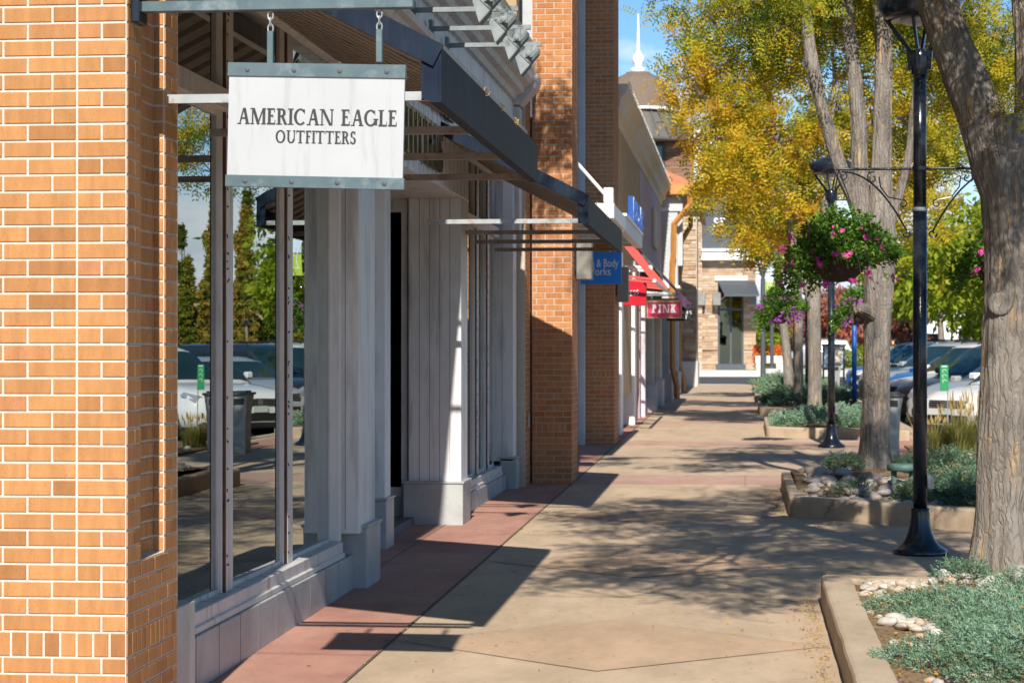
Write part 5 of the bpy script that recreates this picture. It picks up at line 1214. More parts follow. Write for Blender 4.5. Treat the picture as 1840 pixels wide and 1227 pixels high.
# rocky strip with ornamental grass on the parking side
hs0 = lambda x, y: .03
fin('gravel_strip', MB().box(2.45, 4.2, 27.5, 33.2, -.2, .03, True), M['mulch'], label='gravel bed strip at the kerb holding the ornamental grass', cat='gravel bed')
scatter(18, lambda: (U(2.5, 3.6), U(27.8, 31)), .06, .12, hs0, 'tan stones around the ornamental grass', 'tan stone in the strip around the ornamental grass', True, 10)
def grass_clump(x, y, h, n, label, seed):
    rg = np.random.default_rng(seed); mb = MB(); z0 = gz(y) + .02
    a = rg.uniform(0, 6.283, n); lean = rg.uniform(.05, .75, n); hh = h * rg.uniform(.45, .8, n) * (1 - lean * .35); q0 = rg.uniform(0, .18, n)
    P0 = np.stack([x + q0 * np.cos(a), y + q0 * np.sin(a), np.full(n, z0)], 1); D = np.stack([np.cos(a), np.sin(a), a * 0], 1)
    prev = P0; tn = rg.uniform(0, .75, n); side = np.stack([-np.sin(a), np.cos(a), a * 0], 1) * .006
    for k in range(1, 5):
        q = k / 4; cur = P0 + D * (lean * hh * q ** 1.8)[:, None] + np.array([0, 0, 1]) * (hh * (q - .18 * lean * q ** 3))[:, None]
        wd = side * (1.1 - q); wp = side * (1.1 - (k - 1) / 4)
        quads(np.stack([prev - wp, prev + wp, cur + wd, cur - wd], 1), mb, tn); prev = cur
    ns = n // 22; a = rg.uniform(0, 6.283, ns); r_ = rg.uniform(.02, .22, ns) * 1.6; H_ = h * rg.uniform(.75, 1.05, ns)
    for i in range(ns):
        b_ = Vector((x + .08 * math.cos(a[i]), y + .08 * math.sin(a[i]), z0)); t1 = Vector((x + r_[i] * math.cos(a[i]), y + r_[i] * math.sin(a[i]), z0 + H_[i]))
        mb.tube([b_, b_.lerp(t1, .6) + Vector((0, 0, .02)), t1], .0022, 3, tint=.8)
        mb.tube([b_.lerp(t1, .84), b_.lerp(t1, .9), t1 + Vector((0, 0, .02))], [.004, .011, .002], 4, tint=rg.uniform(.8, 1))
    return mb
for i, (x, y, h, lb) in enumerate(((3.0, 30.6, .85, 'tall ornamental grass with tan plumes in front of the nearest white car'), (3.45, 31.6, .9, 'ornamental grass clump right against the big trunk, before the cars'), (2.72, 31.8, .5, 'low green grass tuft at the bumper of the nearest white car'), (3.2, 24.8, 1.1, 'grass clump out beyond the second planter'), (4.1, 33.5, 1.0, 'grass clump behind the two tall ones'))):
    mb = grass_clump(x, y, h, 900, lb, 30 + i)
    # all faces in this mesh: lists and arrays
    mb.f = [q if not isinstance(q, np.ndarray) else [tuple(r) for r in q.tolist()] for q in mb.f]
    fin('ornamental_grass', mb, M['grass'], label=lb, cat='grass clump', group='ornamental grasses by the parking')

# fallen leaves
def litter():
    rg = np.random.default_rng(77); P = []
    def add(n, fx, fy, zf=None):
        x = fx(n); y = fy(n); z = np.array([gz(b_) for b_ in y]) + .009 if zf is None else np.array([zf(a, b_) + gz(b_) + .02 for a, b_ in zip(x, y)]); P.append(np.stack([x, y, z], 1))
    add(800, lambda n: rg.uniform(-2.4, .45, n), lambda n: rg.uniform(8, 22, n)); add(500, lambda n: rg.uniform(-2.4, .45, n), lambda n: rg.uniform(20, 60, n))
    add(420, lambda n: .47 - np.abs(rg.normal(0, .07, n)) - .01, lambda n: rg.uniform(10, 13.9, n)); add(120, lambda n: .40 - np.abs(rg.normal(0, .05, n)), lambda n: rg.uniform(20.3, 24, n))
    add(160, lambda n: rg.uniform(.5, 2.6, n), lambda n: rg.uniform(14.0, 18.5, n)); add(120, lambda n: rg.normal(-1.915, .02, n), lambda n: rg.uniform(9, 26, n))
    add(3200, lambda n: rg.uniform(.7, 2.8, n), lambda n: rg.uniform(9.5, 13.7, n), h1); add(700, lambda n: rg.uniform(.66, 2.5, n), lambda n: rg.uniform(19.9, 23.8, n), h2)
    P = np.concatenate(P); n = len(P); a = rg.uniform(0, 6.283, n); D = unit(np.stack([np.cos(a), np.sin(a), rg.normal(0, .25, n)], 1)); s_ = np.stack([-np.sin(a), np.cos(a), rg.normal(0, .3, n)], 1)
    L_ = rg.uniform(.010, .032, n); mb = MB(); quads(blades(P, D, L_, L_ * rg.uniform(.3, .5, n), unit(s_)), mb, rg.uniform(0, 1, n))
    fin('fallen_leaves', mb, M['litter'], label='small fallen yellow leaves scattered over the walk', cat='fallen leaves', kind='stuff')
litter()

# ============================================================ TREES
def bark_disp(seed, base, amp, flare=0, z0=0):
    def f(p, a, r, d, up, w):
        q = Vector((math.cos(a) * 2.2 + seed, math.sin(a) * 2.2, p.z * .9))
        k = mnoise.noise(q) * .10 + mnoise.noise(q * 2.7 + Vector((0, 0, 5))) * .06
        v_ = Vector((math.cos(a) * 7, math.sin(a) * 7 + seed, p.z * 1.6)); rd = abs(mnoise.noise(v_)); k2 = (min(rd, .22) / .22 - 1) * amp
        v3 = Vector((math.cos(a) * 16, math.sin(a) * 16 + seed, p.z * 5)); k2 += mnoise.noise(v3) * amp * .45
        fl = flare * max(0, 1 - (p.z - z0) / .55) ** 2 * (1 + .5 * math.cos(a * 5 + seed))
        return r * (1 + k + fl) + k2
    return f
def smooth_path(pts, n):
    P = [Vector(p[:3]) for p in pts]; R = [p[3] for p in pts]; out = []; rad = []
    m_ = len(P)
    for i in range(m_ - 1):
        p0 = P[max(i - 1, 0)]; p1 = P[i]; p2 = P[i + 1]; p3 = P[min(i + 2, m_ - 1)]; k = max(2, int((p2 - p1).length / n))
        for j in range(k):
            t = j / k; out.append(.5 * ((2 * p1) + (p2 - p0) * t + (2 * p0 - 5 * p1 + 4 * p2 - p3) * t * t + (3 * p1 - p0 - 3 * p2 + p3) * t ** 3)); rad.append(R[i] * (1 - t) + R[i + 1] * t)
    out.append(P[-1]); rad.append(R[-1]); return out, rad
def pinnate(P, D, Lr, K, wl, ww, rg):
    """compound leaves: P base, D direction, Lr rachis length, K leaflet pairs"""
    n = len(P); side = unit(np.cross(D, unit(rg.normal(0, 1, (n, 3)) + np.array([0, 0, .6])))); nrm = np.cross(D, side); out = []
    for k in range(K):
        t = (k + .8) / (K + .3); droop = np.array([0, 0, -1]) * (Lr * .25 * t * t)[:, None]
        B = P + D * (Lr * t)[:, None] + droop
        for s_ in (-1, 1):
            L_ = wl * (1 - .35 * abs(t - .5)) * rg.uniform(.8, 1.15, n); d = unit(side * s_ + D * .45 + nrm * rg.normal(0, .18, n)[:, None])
            w = unit(np.cross(d, nrm + rg.normal(0, .25, (n, 3)))) * (ww / 2)
            m_ = B + d * (L_ * .5)[:, None]; out.append(np.stack([B, m_ + w, B + d * L_[:, None], m_ - w], 1))
    return np.stack(out, 1)     # n, 2K, 4, 3
def crown(t_, blobs, limbs_src, seed, K=5, Lr=.16, wl=.035, ww=.014, tint=(.35, .25), per=24, mat='locust', clr=.28, limb_r=.035, twigs=True, avoid=None, gap=-.16, gs=1.15, den=1.0):
    rg = np.random.default_rng(seed); allP = []; cen = []
    src = [np.array(s_) for s_ in limbs_src]
    lb = MB(); tw = MB()
    for (cx, cy, cz, rx, ry, rz, ncl, *tt) in blobs:
        C0 = np.array([cx, cy, cz]); toff = tt[0] if tt else 0
        # main limb towards the blob
        s0 = min(src, key=lambda q: np.linalg.norm(q - C0)); 
        pts = []; dv = C0 - s0
        for i in range(9):
            q = i / 8; pts.append(s0 + dv * q + rg.normal(0, .03 * np.linalg.norm(dv), 3) * math.sin(q * 3.1) * .6 + np.array([0, 0, .12 * math.sin(q * 3.1) * np.linalg.norm(dv)]))
        lb.tube(pts, [limb_r * (1 - .65 * i / 8) for i in range(9)], 6, tint=1.0); limbs = np.array(pts[3:])
        sub = []
        for k in range(5):
            e = C0 + unit(rg.normal(0, 1, 3)) * np.array([rx, ry, rz]) * .7; b_ = limbs[rg.integers(0, len(limbs))]; pp = [b_ + (e - b_) * (i / 5) + rg.normal(0, .05, 3) * (0 < i < 5) for i in range(6)]
            lb.tube(pp, [limb_r * .42 * (1 - .7 * i / 5) for i in range(6)], 5, tint=1.0); sub += pp[2:]
        nodes_ = np.concatenate([limbs, np.array(sub)])
        k = 0; tries = 0; ncl = int(ncl * den)
        while k < ncl and tries < ncl * 8:
            tries += 1
            d = unit(rg.normal(0, 1, 3)); q = rg.uniform(0.15, 1) ** .5; c = C0 + d * np.array([rx, ry, rz]) * q
            if mnoise.noise(Vector(c * gs + seed)) < gap: continue
            if avoid and avoid(c): continue
            k += 1; cen.append(c); nd = nodes_[np.argmin(np.linalg.norm(nodes_ - c, axis=1))]
            mid = (nd + c) / 2 + rg.normal(0, .05, 3)
            if twigs: tw.tube([nd, mid, c], [.011, .007, .003], 3)
            outd = unit(c - nd + 1e-3)
            n = per; base = c + rg.normal(0, clr * .5, (n, 3)) * np.array([1, 1, .6])
            D = unit(outd * .5 + rg.normal(0, .55, (n, 3)) + np.array([0, 0, -.45]))
            hgt = (c[2] - cz) / rz
            tn = np.clip(tint[0] + toff + rg.normal(0, tint[1] * .6) + rg.normal(0, tint[1] * .5, n), 0, 1)
            allP.append((base, D, tn))
    P = np.concatenate([a for a, _, _ in allP]); D = np.concatenate([b_ for _, b_, _ in allP]); T = np.concatenate([c for _, _, c in allP])
    mb = MB()
    if K:
        Lr_ = Lr * rg.uniform(.7, 1.25, len(P)); V = pinnate(P, D, Lr_, K, wl, ww, rg); quads(V.reshape(-1, 4, 3), mb, np.repeat(T, V.shape[1]))
    else: quads(blades(P, D, Lr * rg.uniform(.6, 1.3, len(P)), np.full(len(P), ww)), mb, T)
    fin('crown', mb, M[mat], t_); fin('limbs', lb, M['bark'], t_, smooth=True)
    if twigs: fin('twigs', tw, M['twig'], t_)
def trunk(t_, paths, seed, nseg, step, amp=.008, flare=.35, z0=.2):
    mb = MB()
    for i, pts in enumerate(paths):
        P, R = smooth_path(pts, step); mb.tube(P, R, nseg, disp=bark_disp(seed + i * 3.7, 0, amp, flare if i == 0 else 0, z0), tint=1.0)
    return fin('trunk', mb, M['bark'], t_, smooth=True)
GRP = 'honey locust street trees in the planters'
def at(px, py, Y): return (X_at(px, Y), Y, Z_at(py, Y))
# nearest tree
T1 = thing('locust_tree', 'biggest tree trunk at the right edge, forking above the nearest lamp', 'tree', (1.66, 13.45, gz(13.4) + .2), GRP)
y = 13.5
A = lambda px, py, r, yy=y: (*at(px, py, yy), r)
trunk(T1, [[A(1812, 1085, .27), A(1812, 1010, .22), A(1812, 900, .195), A(1814, 750, .19), A(1818, 600, .185), A(1824, 470, .185), A(1822, 370, .19), A(1812, 290, .20), A(1800, 220, .17)],
           [A(1822, 420, .12), A(1796, 310, .165), A(1758, 205, .140), A(1712, 95, .128), A(1672, -10, .125), A(1625, -130, .115), A(1570, -290, .10), A(1520, -450, .07)],
           [A(1830, 420, .13), A(1852, 300, .15), A(1862, 200, .13), A(1862, 100, .125), A(1856, 0, .12), A(1862, -160, .12), A(1900, -400, .08)]], 1.3, 110, .018, .010, .22, .25)
for (px, py, s_) in ((1797, 548, .075), (1790, 205, .05)):
    c = at(px, py, y - .15); kn = MB(); kn.lathe((c[0], c[1] - .01, c[2]), [(s_, -.02), (s_ * .95, .012), (s_ * .7, .026), (s_ * .55, .015), (s_ * .3, .018), (.002, .01)], 24, (-.25, -1, 0))
    fin('branch_scar', kn, M['bark'], T1, smooth=True)
def hid(c):      # keep the overhead crown out of the view cone, and leave the sunny gap over the flower basket
    k_ = c[2] - 2.5
    k_2 = c[2] - 1.1
    if math.hypot(c[0] - (1.66 + .065 * k_2), c[1] - (13.3 - 1.31 * k_2)) < .8 and math.sin(c[0] * 37 + c[1] * 23) > -.1: return True
    if math.hypot(c[0] - (.75 + .065 * k_), c[1] - (16.98 - 1.31 * k_)) < .75: return True
    return c[1] > 1 and (c[2] - 1.68) / c[1] < .185 and abs(c[0] / c[1] + .105) < .27
crown(T1, [(.3, 10.3, 4.6, 1.5, 1.5, .9, 110), (.6, 12.5, 5.2, 1.9, 1.5, 1.1, 140), (1.8, 14, 6.5, 2.0, 2.2, 1.5, 50), (-.3, 13.8, 5.6, 1.5, 1.7, .9, 90), (1.9, 11.3, 4.9, 1.2, 1.2, .7, 60), (.1, 8.9, 4.5, 1.3, .9, .6, 40), (3.3, 12.5, 5.8, 1.4, 1.6, 1.1, 22), (1.5, 10.0, 5.1, 1.1, 1.2, .8, 34), (0.9, 15.8, 5.6, 1.6, 1.4, 1.0, 34)],
      [at(1645, -130, y), at(1590, -290, y), at(1530, -450, y), at(1862, -160, y), at(1900, -400, y)], 21, K=4, Lr=.18, wl=.045, ww=.020, tint=(.3, .2), per=30, limb_r=.05, avoid=hid)
# sprig of leaves at the fork
def sprig(t_, px, py, Y, n, seed, spread=.05, tl=(.2, .9), K=9, Lr=.12):
    rg = np.random.default_rng(seed); c = np.array(at(px, py, Y)); P = c + rg.normal(0, spread, (n, 3)); D = unit(rg.normal(0, .6, (n, 3)) + np.array([-.3, -.3, -.7]))
    V = pinnate(P, D, Lr * rg.uniform(.8, 1.2, n), K, .024, .009, rg); mb = MB(); quads(V.reshape(-1, 4, 3), mb, np.repeat(rg.uniform(*tl, n), V.shape[1])); fin('leaf_sprig', mb, M['locust'], t_)
sprig(T1, 1822, 150, 13.15, 11, 5); sprig(T1, 1836, 190, 13.1, 8, 6); sprig(T1, 1812, 185, 13.1, 3, 7, .02, (.7, .8))
# second tree
y = 22.9
T2 = thing('locust_tree', 'second tree, slender trunk forking into upright stems beside the green pedestal', 'tree', (1.38, y, gz(y) + .2), GRP)
trunk(T2, [[A(1572, 872, .205, y), A(1572, 800, .152, y), A(1574, 700, .142, y), A(1576, 600, .14, y), A(1580, 520, .155, y), A(1583, 440, .16, y), A(1583, 370, .125, y), A(1585, 250, .098, y), A(1588, 120, .09, y), A(1586, 20, .09, y), A(1578, -80, .08, y), A(1570, -300, .05, y)],
           [A(1572, 500, .09, y), A(1556, 430, .10, y), A(1546, 340, .095, y), A(1543, 240, .085, y), A(1535, 140, .075, y), A(1524, 40, .07, y), A(1520, -60, .06, y), A(1500, -300, .04, y)],
           [A(1556, 440, .07, y), A(1538, 370, .08, y), A(1508, 300, .075, y - .1), A(1478, 200, .07, y - .2), A(1456, 100, .066, y - .2), A(1447, 0, .062, y - .2), A(1440, -150, .05, y), A(1425, -300, .03, y)],
           [A(1588, 440, .06, y), A(1612, 370, .05, y), A(1632, 290, .042, y), A(1642, 200, .036, y), A(1652, 110, .03, y), A(1670, -40, .02, y)],
           [A(1577, 575, .09, y), A(1558, 562, .075, y - .14), A(1544, 556, .062, y - .28), A(1541, 555, .050, y - .30)]], 4.1, 56, .035, .007, .3, .3)
crown(T2, [(*at(1330, 20, 21.5)[:3], .8, 1, .45, 26, .0), (*at(1440, -90, y), 1.1, 1.4, .8, 60), (*at(1590, -60, y), 1.1, 1.4, .75, 54), (*at(1700, -10, y), .6, 1.1, .7, 32, .05), (*at(1560, -260, y), 1.8, 2, 1.1, 90), (*at(1690, 110, y + .6), .5, .7, .5, 26, .1), (*at(1500, 60, y + .9), .6, .7, .5, 26), (*at(1390, 60, y + .9), .5, .7, .5, 22, .05), (*at(1650, 240, y + .8), .4, .6, .35, 10, .1), (*at(1745, 60, y + 1.2), .7, .8, .6, 30, .08), (*at(1800, 90, y + 1.5), .7, .8, .6, 26, .08), (-1.5, 20.6, 6.9, 1.0, 1.1, .8, 34), (-2.0, 21.4, 6.4, .6, .7, .5, 16)],
      [at(1578, -80, y), at(1520, -60, y), at(1447, 0, y), at(1652, 110, y), at(1543, 240, y)], 31, K=5, Lr=.18, wl=.046, ww=.019, tint=(.38, .26), per=30, clr=.26, gap=0, gs=1.6, den=.85, limb_r=.03)
# third tree
y = 39.0
T3 = thing('locust_tree', 'third tree with golden crown, trunk rising from pale juniper', 'tree', (1.31, y, gz(y) + .2), GRP)
trunk(T3, [[A(1464, 765, .145, y), A(1464, 700, .125, y), A(1464, 620, .115, y), A(1462, 560, .12, y), A(1466, 500, .11, y), A(1476, 420, .08, y), A(1490, 300, .06, y), A(1500, 150, .04, y)],
           [A(1458, 545, .08, y), A(1436, 470, .075, y), A(1415, 400, .07, y), A(1404, 330, .06, y), A(1398, 260, .055, y), A(1384, 180, .045, y), A(1376, 90, .03, y)]], 6.2, 24, .08, .006, .25, .3)
crown(T3, [(*at(1295, 190, y), 1.05, 1.4, 1.0, 66, .16), (*at(1380, 130, y), 1.2, 1.5, 1.2, 76, .1), (*at(1330, 300, y - .5), .95, 1.3, .8, 56, .2), (*at(1440, 260, y), 1.0, 1.4, 1.1, 60, .1), (*at(1290, 60, y), .9, 1.3, .6, 40, .05), (*at(1530, 170, y), 1.1, 1.4, 1.2, 60, .1),
          (*at(1620, 250, y + .5), .95, 1.3, .9, 66, .12), (*at(1660, 90, y), 1.1, 1.4, 1.1, 80, .0), (*at(1720, 170, y + 1), .9, 1.2, 1.1, 60, .05), (*at(1790, 230, y + 1), 1.0, 1.2, 1.1, 50, .05), (*at(1590, 30, y), 1.2, 1.4, .8, 50, -.1), (*at(1380, 400, y - .5), .65, 1.0, .55, 30, .2), (*at(1235, 130, y), .5, .9, .35, 16, .0), (*at(1500, 20, y), 1.3, 1.5, 1.0, 60), (*at(1700, 270, y + .5), .55, .9, .4, 14, .05)],
      [at(1376, 90, y), at(1398, 260, y), at(1500, 150, y), at(1490, 300, y), at(1404, 330, y)], 41, K=3, Lr=.22, wl=.085, ww=.034, tint=(.46, .30), per=26, clr=.28, gap=.0, gs=1.5, den=.72, limb_r=.04)
y = 47.5
T4 = thing('locust_tree', 'fourth tree along the walk, trunk behind the thin black pole', 'tree', (X_at(1435, y), y, gz(y) + .2), GRP)
trunk(T4, [[A(1435, 735, .12, y), A(1435, 650, .10, y), A(1434, 560, .095, y), A(1430, 480, .10, y), A(1422, 380, .06, y), A(1410, 250, .035, y)]], 8.5, 16, .12, .006, .2, .3)
crown(T4, [(*at(1330, 260, y), 1.3, 1.5, 1.5, 80, .14), (*at(1390, 350, y), 1.2, 1.5, 1.1, 66, .18), (*at(1470, 420, y + 1), .95, 1.3, .7, 40, .2), (*at(1590, 330, y), 1.0, 1.3, .9, 40, .15), (*at(1240, 205, y), .45, .8, .5, 14, .2)],
      [at(1410, 250, y), at(1422, 380, y), at(1430, 480, y)], 51, K=3, Lr=.25, wl=.095, ww=.04, tint=(.50, .28), per=24, clr=.32, gap=.0, gs=1.4, den=.72, limb_r=.045)
y = 56
T5 = thing('locust_tree', 'fifth tree along the walk, leaning darker trunk under the purple basket', 'tree', (X_at(1414, y), y, gz(y) + .2), GRP)
trunk(T5, [[A(1417, 712, .14, y), A(1415, 650, .115, y), A(1408, 590, .105, y), A(1400, 520, .11, y), A(1392, 400, .07, y), A(1380, 250, .03, y)]], 9.5, 16, .14, .006, .2, .3)
crown(T5, [(*at(1340, 340, y), 1.3, 1.6, 1.3, 60, .1), (*at(1390, 440, y), 1.1, 1.4, .7, 44, .16), (*at(1450, 330, y), 1.3, 1.6, 1.5, 60, .1), (*at(1550, 430, y), 1.0, 1.5, .8, 40, .1), (*at(1650, 380, y), 1.0, 1.5, .8, 34, .1)],
      [at(1380, 250, y), at(1392, 400, y), at(1400, 520, y)], 61, K=3, Lr=.28, wl=.11, ww=.048, tint=(.48, .28), per=22, clr=.36, gap=.0, gs=1.3, den=.72, limb_r=.05)
# parking-lot and background trees
def lot_tree(x, y, ztop, zbot, r, label, mat, seed, tint, n=7, grp='trees beyond the car park', leaf=.22, per=26, trunk_r=.12, col=False, name='lot_tree', cl=34):
    rg = np.random.default_rng(seed); z = gz(y) - .1
    t_ = thing(name, label, 'tree', (x, y, z), grp)
    tr_ = MB().tube([(x, y, z), (x + .05, y, z + (zbot - z) * .7), (x, y, zbot + .3), (x - .1, y, (ztop + zbot) / 2), (x, y, ztop - .5)], [trunk_r * 1.2, trunk_r, trunk_r * .8, trunk_r * .5, .02], 8, tint=1.0); fin('trunk', tr_, M['bark'], t_, smooth=True)
    H_ = ztop - zbot; bl = []
    if col:
        for k in range(n):
            q = k / (n - 1); rr = r * (1 - .75 * q ** 1.6) * (.65 + .35 * math.sin(q * 2.5 + .6)); bl.append((x + rg.normal(0, r * .08), y + rg.normal(0, r * .08), zbot + H_ * q * .93, rr, rr, H_ / n * 1.0, cl))
    else:
        for k in range(n):
            a = k * 2.4; q = rg.uniform(.15, .9); rr = r * .62 * math.sin(.5 + q * 2.1); bl.append((x + rr * math.cos(a), y + rr * math.sin(a), zbot + H_ * q, r * rg.uniform(.38, .55), r * .5, H_ * .2, cl))
    crown(t_, bl, [(x, y, zbot + .2), (x, y, (ztop + zbot) / 2)], seed, K=0, Lr=leaf, ww=leaf * .5, tint=tint, per=per, mat=mat, clr=r * .16, limb_r=trunk_r * .35, twigs=False)
for i, (px, y, pt, pb, r, lb, mt, tn) in enumerate((
    (1690, 72, 425, 600, 2.6, 'yellow-green tree behind the cars just left of the big trunk', 'lotleaf', (.45, .22)),
    (1620, 84, 440, 590, 2.2, 'yellow-green tree behind the cars and right of the forked tree', 'lotleaf', (.52, .24)),
    (1618, 78, 560, 640, 1.0, 'small dark red tree low behind the blue pole', 'redleaf', (.35, .25)),
    (1745, 92, 400, 600, 2.8, 'loose tree with red tips at the far right above the car park', 'lotleaf', (.50, .28)),
    (1540, 120, 520, 640, 2.2, 'distant orange-red tree behind the kiosk', 'redleaf', (.7, .25)),
    (1480, 125, 520, 650, 2.2, 'distant rusty tree seen between the rear trunks', 'redleaf', (.55, .25)),
    (1585, 140, 470, 640, 3.2, 'distant green tree at the back of the car park', 'lotleaf', (.3, .2)),
    (1790, 62, 330, 600, 2.6, 'car park tree mostly behind the big right trunk', 'lotleaf', (.4, .2)),
    (1405, 135, 560, 650, 1.8, 'small distant green tree behind the crossing lamps', 'lotleaf', (.3, .2)))):
    lot_tree(X_at(px, y), y, Z_at(pt, y), Z_at(pb, y), r, lb, mt, 100 + i, tn, leaf=.24 if y < 100 else .34, n=9)
rgp = np.random.default_rng(404)
for i in range(38):
    x = 8.6 + i * .33 + rgp.uniform(-.1, .1); y = 80 + (i % 3) * 4.5 + rgp.uniform(-1, 1); h = rgp.uniform(4.0, 5.4) * (1.45 if x > 14.3 and x < 15.4 else 1.0) * (1.25 if x > 16 else 1)
    lot_tree(x * (y / 81), y, h + .6, 1.0, .62, 'columnar tree', 'poplar', 200 + i, (.25 + .45 * (i % 4 == 2) + .2 * (i % 4 == 1), .22), n=7, col=True, grp='columnar trees seen only in the window reflections', leaf=.17, per=34, name='columnar_tree', cl=30)
for o in bpy.data.objects:
    if o.name.startswith('columnar_tree'): o['label'] = 'tall columnar tree reflected in the shop windows'
# low hedge mass behind the lot
def hedge(x0, x1, y, h, label, seed, mat='lotleaf', tint=.3):
    rg = np.random.default_rng(seed); n = int((x1 - x0) * 700); P = np.stack([rg.uniform(x0, x1, n), y + rg.normal(0, .5, n), gz(y) + rg.uniform(0, 1, n) ** .8 * h * (1 + .12 * np.sin(rg.uniform(0, 6, n)))], 1)
    mb = MB(); quads(blades(P, unit(rg.normal(0, 1, (n, 3)) + np.array([0, 0, .4])), rg.uniform(.08, .22, n), rg.uniform(.04, .09, n)), mb, np.clip(rg.normal(tint, .15, n), 0, 1)); fin('hedge', mb, M[mat], label=label, cat='hedge', kind='stuff')
hedge(X_at(1590, 80), X_at(1690, 80), 82, .8, 'olive hedge strip behind the blue pole and cars', 301, tint=.35); hedge(X_at(1520, 110), X_at(1780, 110) + 18, 116, 1.1, 'long far hedge behind the car park', 302, tint=.25)
hedge(X_at(1358, 101), X_at(1420, 101), 103.5, .9, 'yellow shrubs behind the far concrete bench', 303, tint=.6)
# distant buildings for the skyline
for (x0, x1, y, h, mt, lb) in ((8, 22, 165, 4.2, 'white', 'low white building far behind the car park'), (26, 60, 175, 6.5, 'tan_wall', 'long tan building far beyond the columnar trees'), (-2, 6, 170, 4.6, 'ledge', 'low brown building far beyond the crossing')):
    t_ = thing('far_building', lb, 'building', ((x0 + x1) / 2, y, 1)); fin('wall', MB().box(x0, x1, y, y + 10, .5, h), M[mt], t_); fin('roof_edge', MB().bbox(x0 - .2, x1 + .2, y - .2, y + 10, h, h + .35, .03), M['grey_wall'], t_)
    mb = MB(); k = x0 + 1
    while k < x1 - 1.5: mb.box(k, k + 1.2, y - .03, y - .01, 1.4, 3.0); k += 2.4
    fin('window', mb, M['glass_far'], t_)

# ============================================================ SMALL STREET THINGS
def bin_(x, y, lab, s_=1.0):
    z = gz(y); t_ = thing('litter_bin', lab, 'litter bin', (x, y, z), 'grey litter bins with dark lids')
    pf = [(-.10, 0), (.10, 0), (.10, .3), (.115, .6), (.15, .84), (-.15, .84), (-.115, .6), (-.10, .3)]
    fin('body', MB().prism([(x + a * s_, z + b_ * s_) for a, b_ in pf], y - .2 * s_, y + .2 * s_, 'y'), M['bin'], t_)
    fin('lid', MB().bbox(x - .17 * s_, x + .17 * s_, y - .24 * s_, y + .24 * s_, z + .84 * s_, z + .875 * s_, .01).bbox(x - .12 * s_, x + .12 * s_, y - .18 * s_, y + .18 * s_, z + .875 * s_, z + .90 * s_, .01), M['charcoal'], t_)
    fin('slot', MB().bbox(x - .08 * s_, x + .08 * s_, y - .207 * s_, y - .195 * s_, z + .70 * s_, z + .79 * s_, .003), M['black'], t_)
bin_(2.08, 30.6, 'grey flared litter bin beside the second tree trunk'); bin_(X_at(1500, 58), 58, 'grey litter bin under the map kiosk near the second lamp', 1.1)
# green pedestal
px_, py_ = 1.55, 21.15; z = gz(py_) + .16
t_ = thing('green_pedestal', 'grey-green plastic pedestal with round cap on two posts among the river stones', 'pedestal', (px_, py_, z))
fin('cap', MB().lathe((px_, py_, z + .235), [(.001, -.01), (.14, -.008), (.152, .0), (.155, .035), (.145, .052), (.12, .058), (.001, .06)], 32), M['ped_green'], t_, smooth=True)
for s_ in (-.085, .085): fin('post', MB().bbox(px_ + s_ - .025, px_ + s_ + .025, py_ - .045, py_ + .045, z + .08, z + .23, .008), M['ped_green'], t_)
fin('base', MB().lathe((px_, py_, z - .06), [(.14, 0), (.14, .12), (.13, .14), (.001, .14)], 32), M['ped_green'], t_, smooth=True)
# blue pole
y = 47.9; x = X_at(1535, y); t_ = thing('blue_pole', 'bright blue round pole standing by the car park kerb', 'pole', (x, y, gz(y)))
fin('shaft', MB().tube([(x, y, gz(y)), (x, y, gz(y) + 2.6)], .052, 16), M['blue_pole'], t_, smooth=True); fin('base_plate', MB().lathe((x, y, gz(y)), [(.12, 0), (.12, .03), (.001, .03)], 16), M['black_metal'], t_)
fin('sign_plate', MB().bbox(x - .25, x + .25, y - .07, y - .055, gz(y) + 2.1, gz(y) + 2.55, .01), M['blue'], t_)
# kiosk
y = 61; x0, x1 = X_at(1478, y), X_at(1518, y); t_ = thing('map_kiosk', 'framed information kiosk with pale map panel behind the second lamp', 'kiosk', ((x0 + x1) / 2, y, gz(y)))
fin('frame', MB().box(x0, x0 + .05, y, y + .1, gz(y), Z_at(620, y)).box(x1 - .05, x1, y, y + .1, gz(y), Z_at(620, y)).box(x0 - .02, x1 + .05, y - .02, y + .12, Z_at(622, y), Z_at(618, y)).box(x0 + .05, x1 - .05, y, y + .1, Z_at(664, y), Z_at(661, y)), M['charcoal'], t_)
fin('map_panel', MB().box(x0 + .05, x1 - .05, y + .03, y + .06, Z_at(661, y), Z_at(622, y)), M['banner_blue'], t_); fin('map_strip', MB().box(x0 + .3, x1 - .08, y + .02, y + .029, Z_at(647, y), Z_at(642, y)), M['copper'], t_); fin('map_sheet', MB().box((x0 + x1) / 2 + .05, x1 - .08, y + .015, y + .0195, Z_at(659, y), Z_at(625, y)), M['cream'], t_)
# green stake sign
y = 33.6; x = X_at(1697, y); t_ = thing('stake_sign', 'narrow green sign with small white marks on a thin stake before the white car', 'sign', (x, y, gz(y)))
fin('stake', MB().tube([(x + .05, y, gz(y)), (x + .05, y, Z_at(655, y))], .009, 6), M['galv'], t_)
fin('panel', MB().bbox(x - .065, x + .06, y - .012, y - .004, Z_at(701, y), Z_at(655, y), .003), M['sign_green'], t_)
mb = MB()
mb.bbox(x - .04, x + .04, y - .0165, y - .0125, Z_at(658.5, y), Z_at(657, y), .001)
for k in range(3):
    zc_ = Z_at(666 + k * 9, y); mb.tube([(x + .03 * math.cos(a), y - .0145, zc_ + .025 * math.sin(a)) for a in [i * .6 for i in range(8)]], .004, 4)
fin('white_marks', mb, M['letterwhite'], t_)
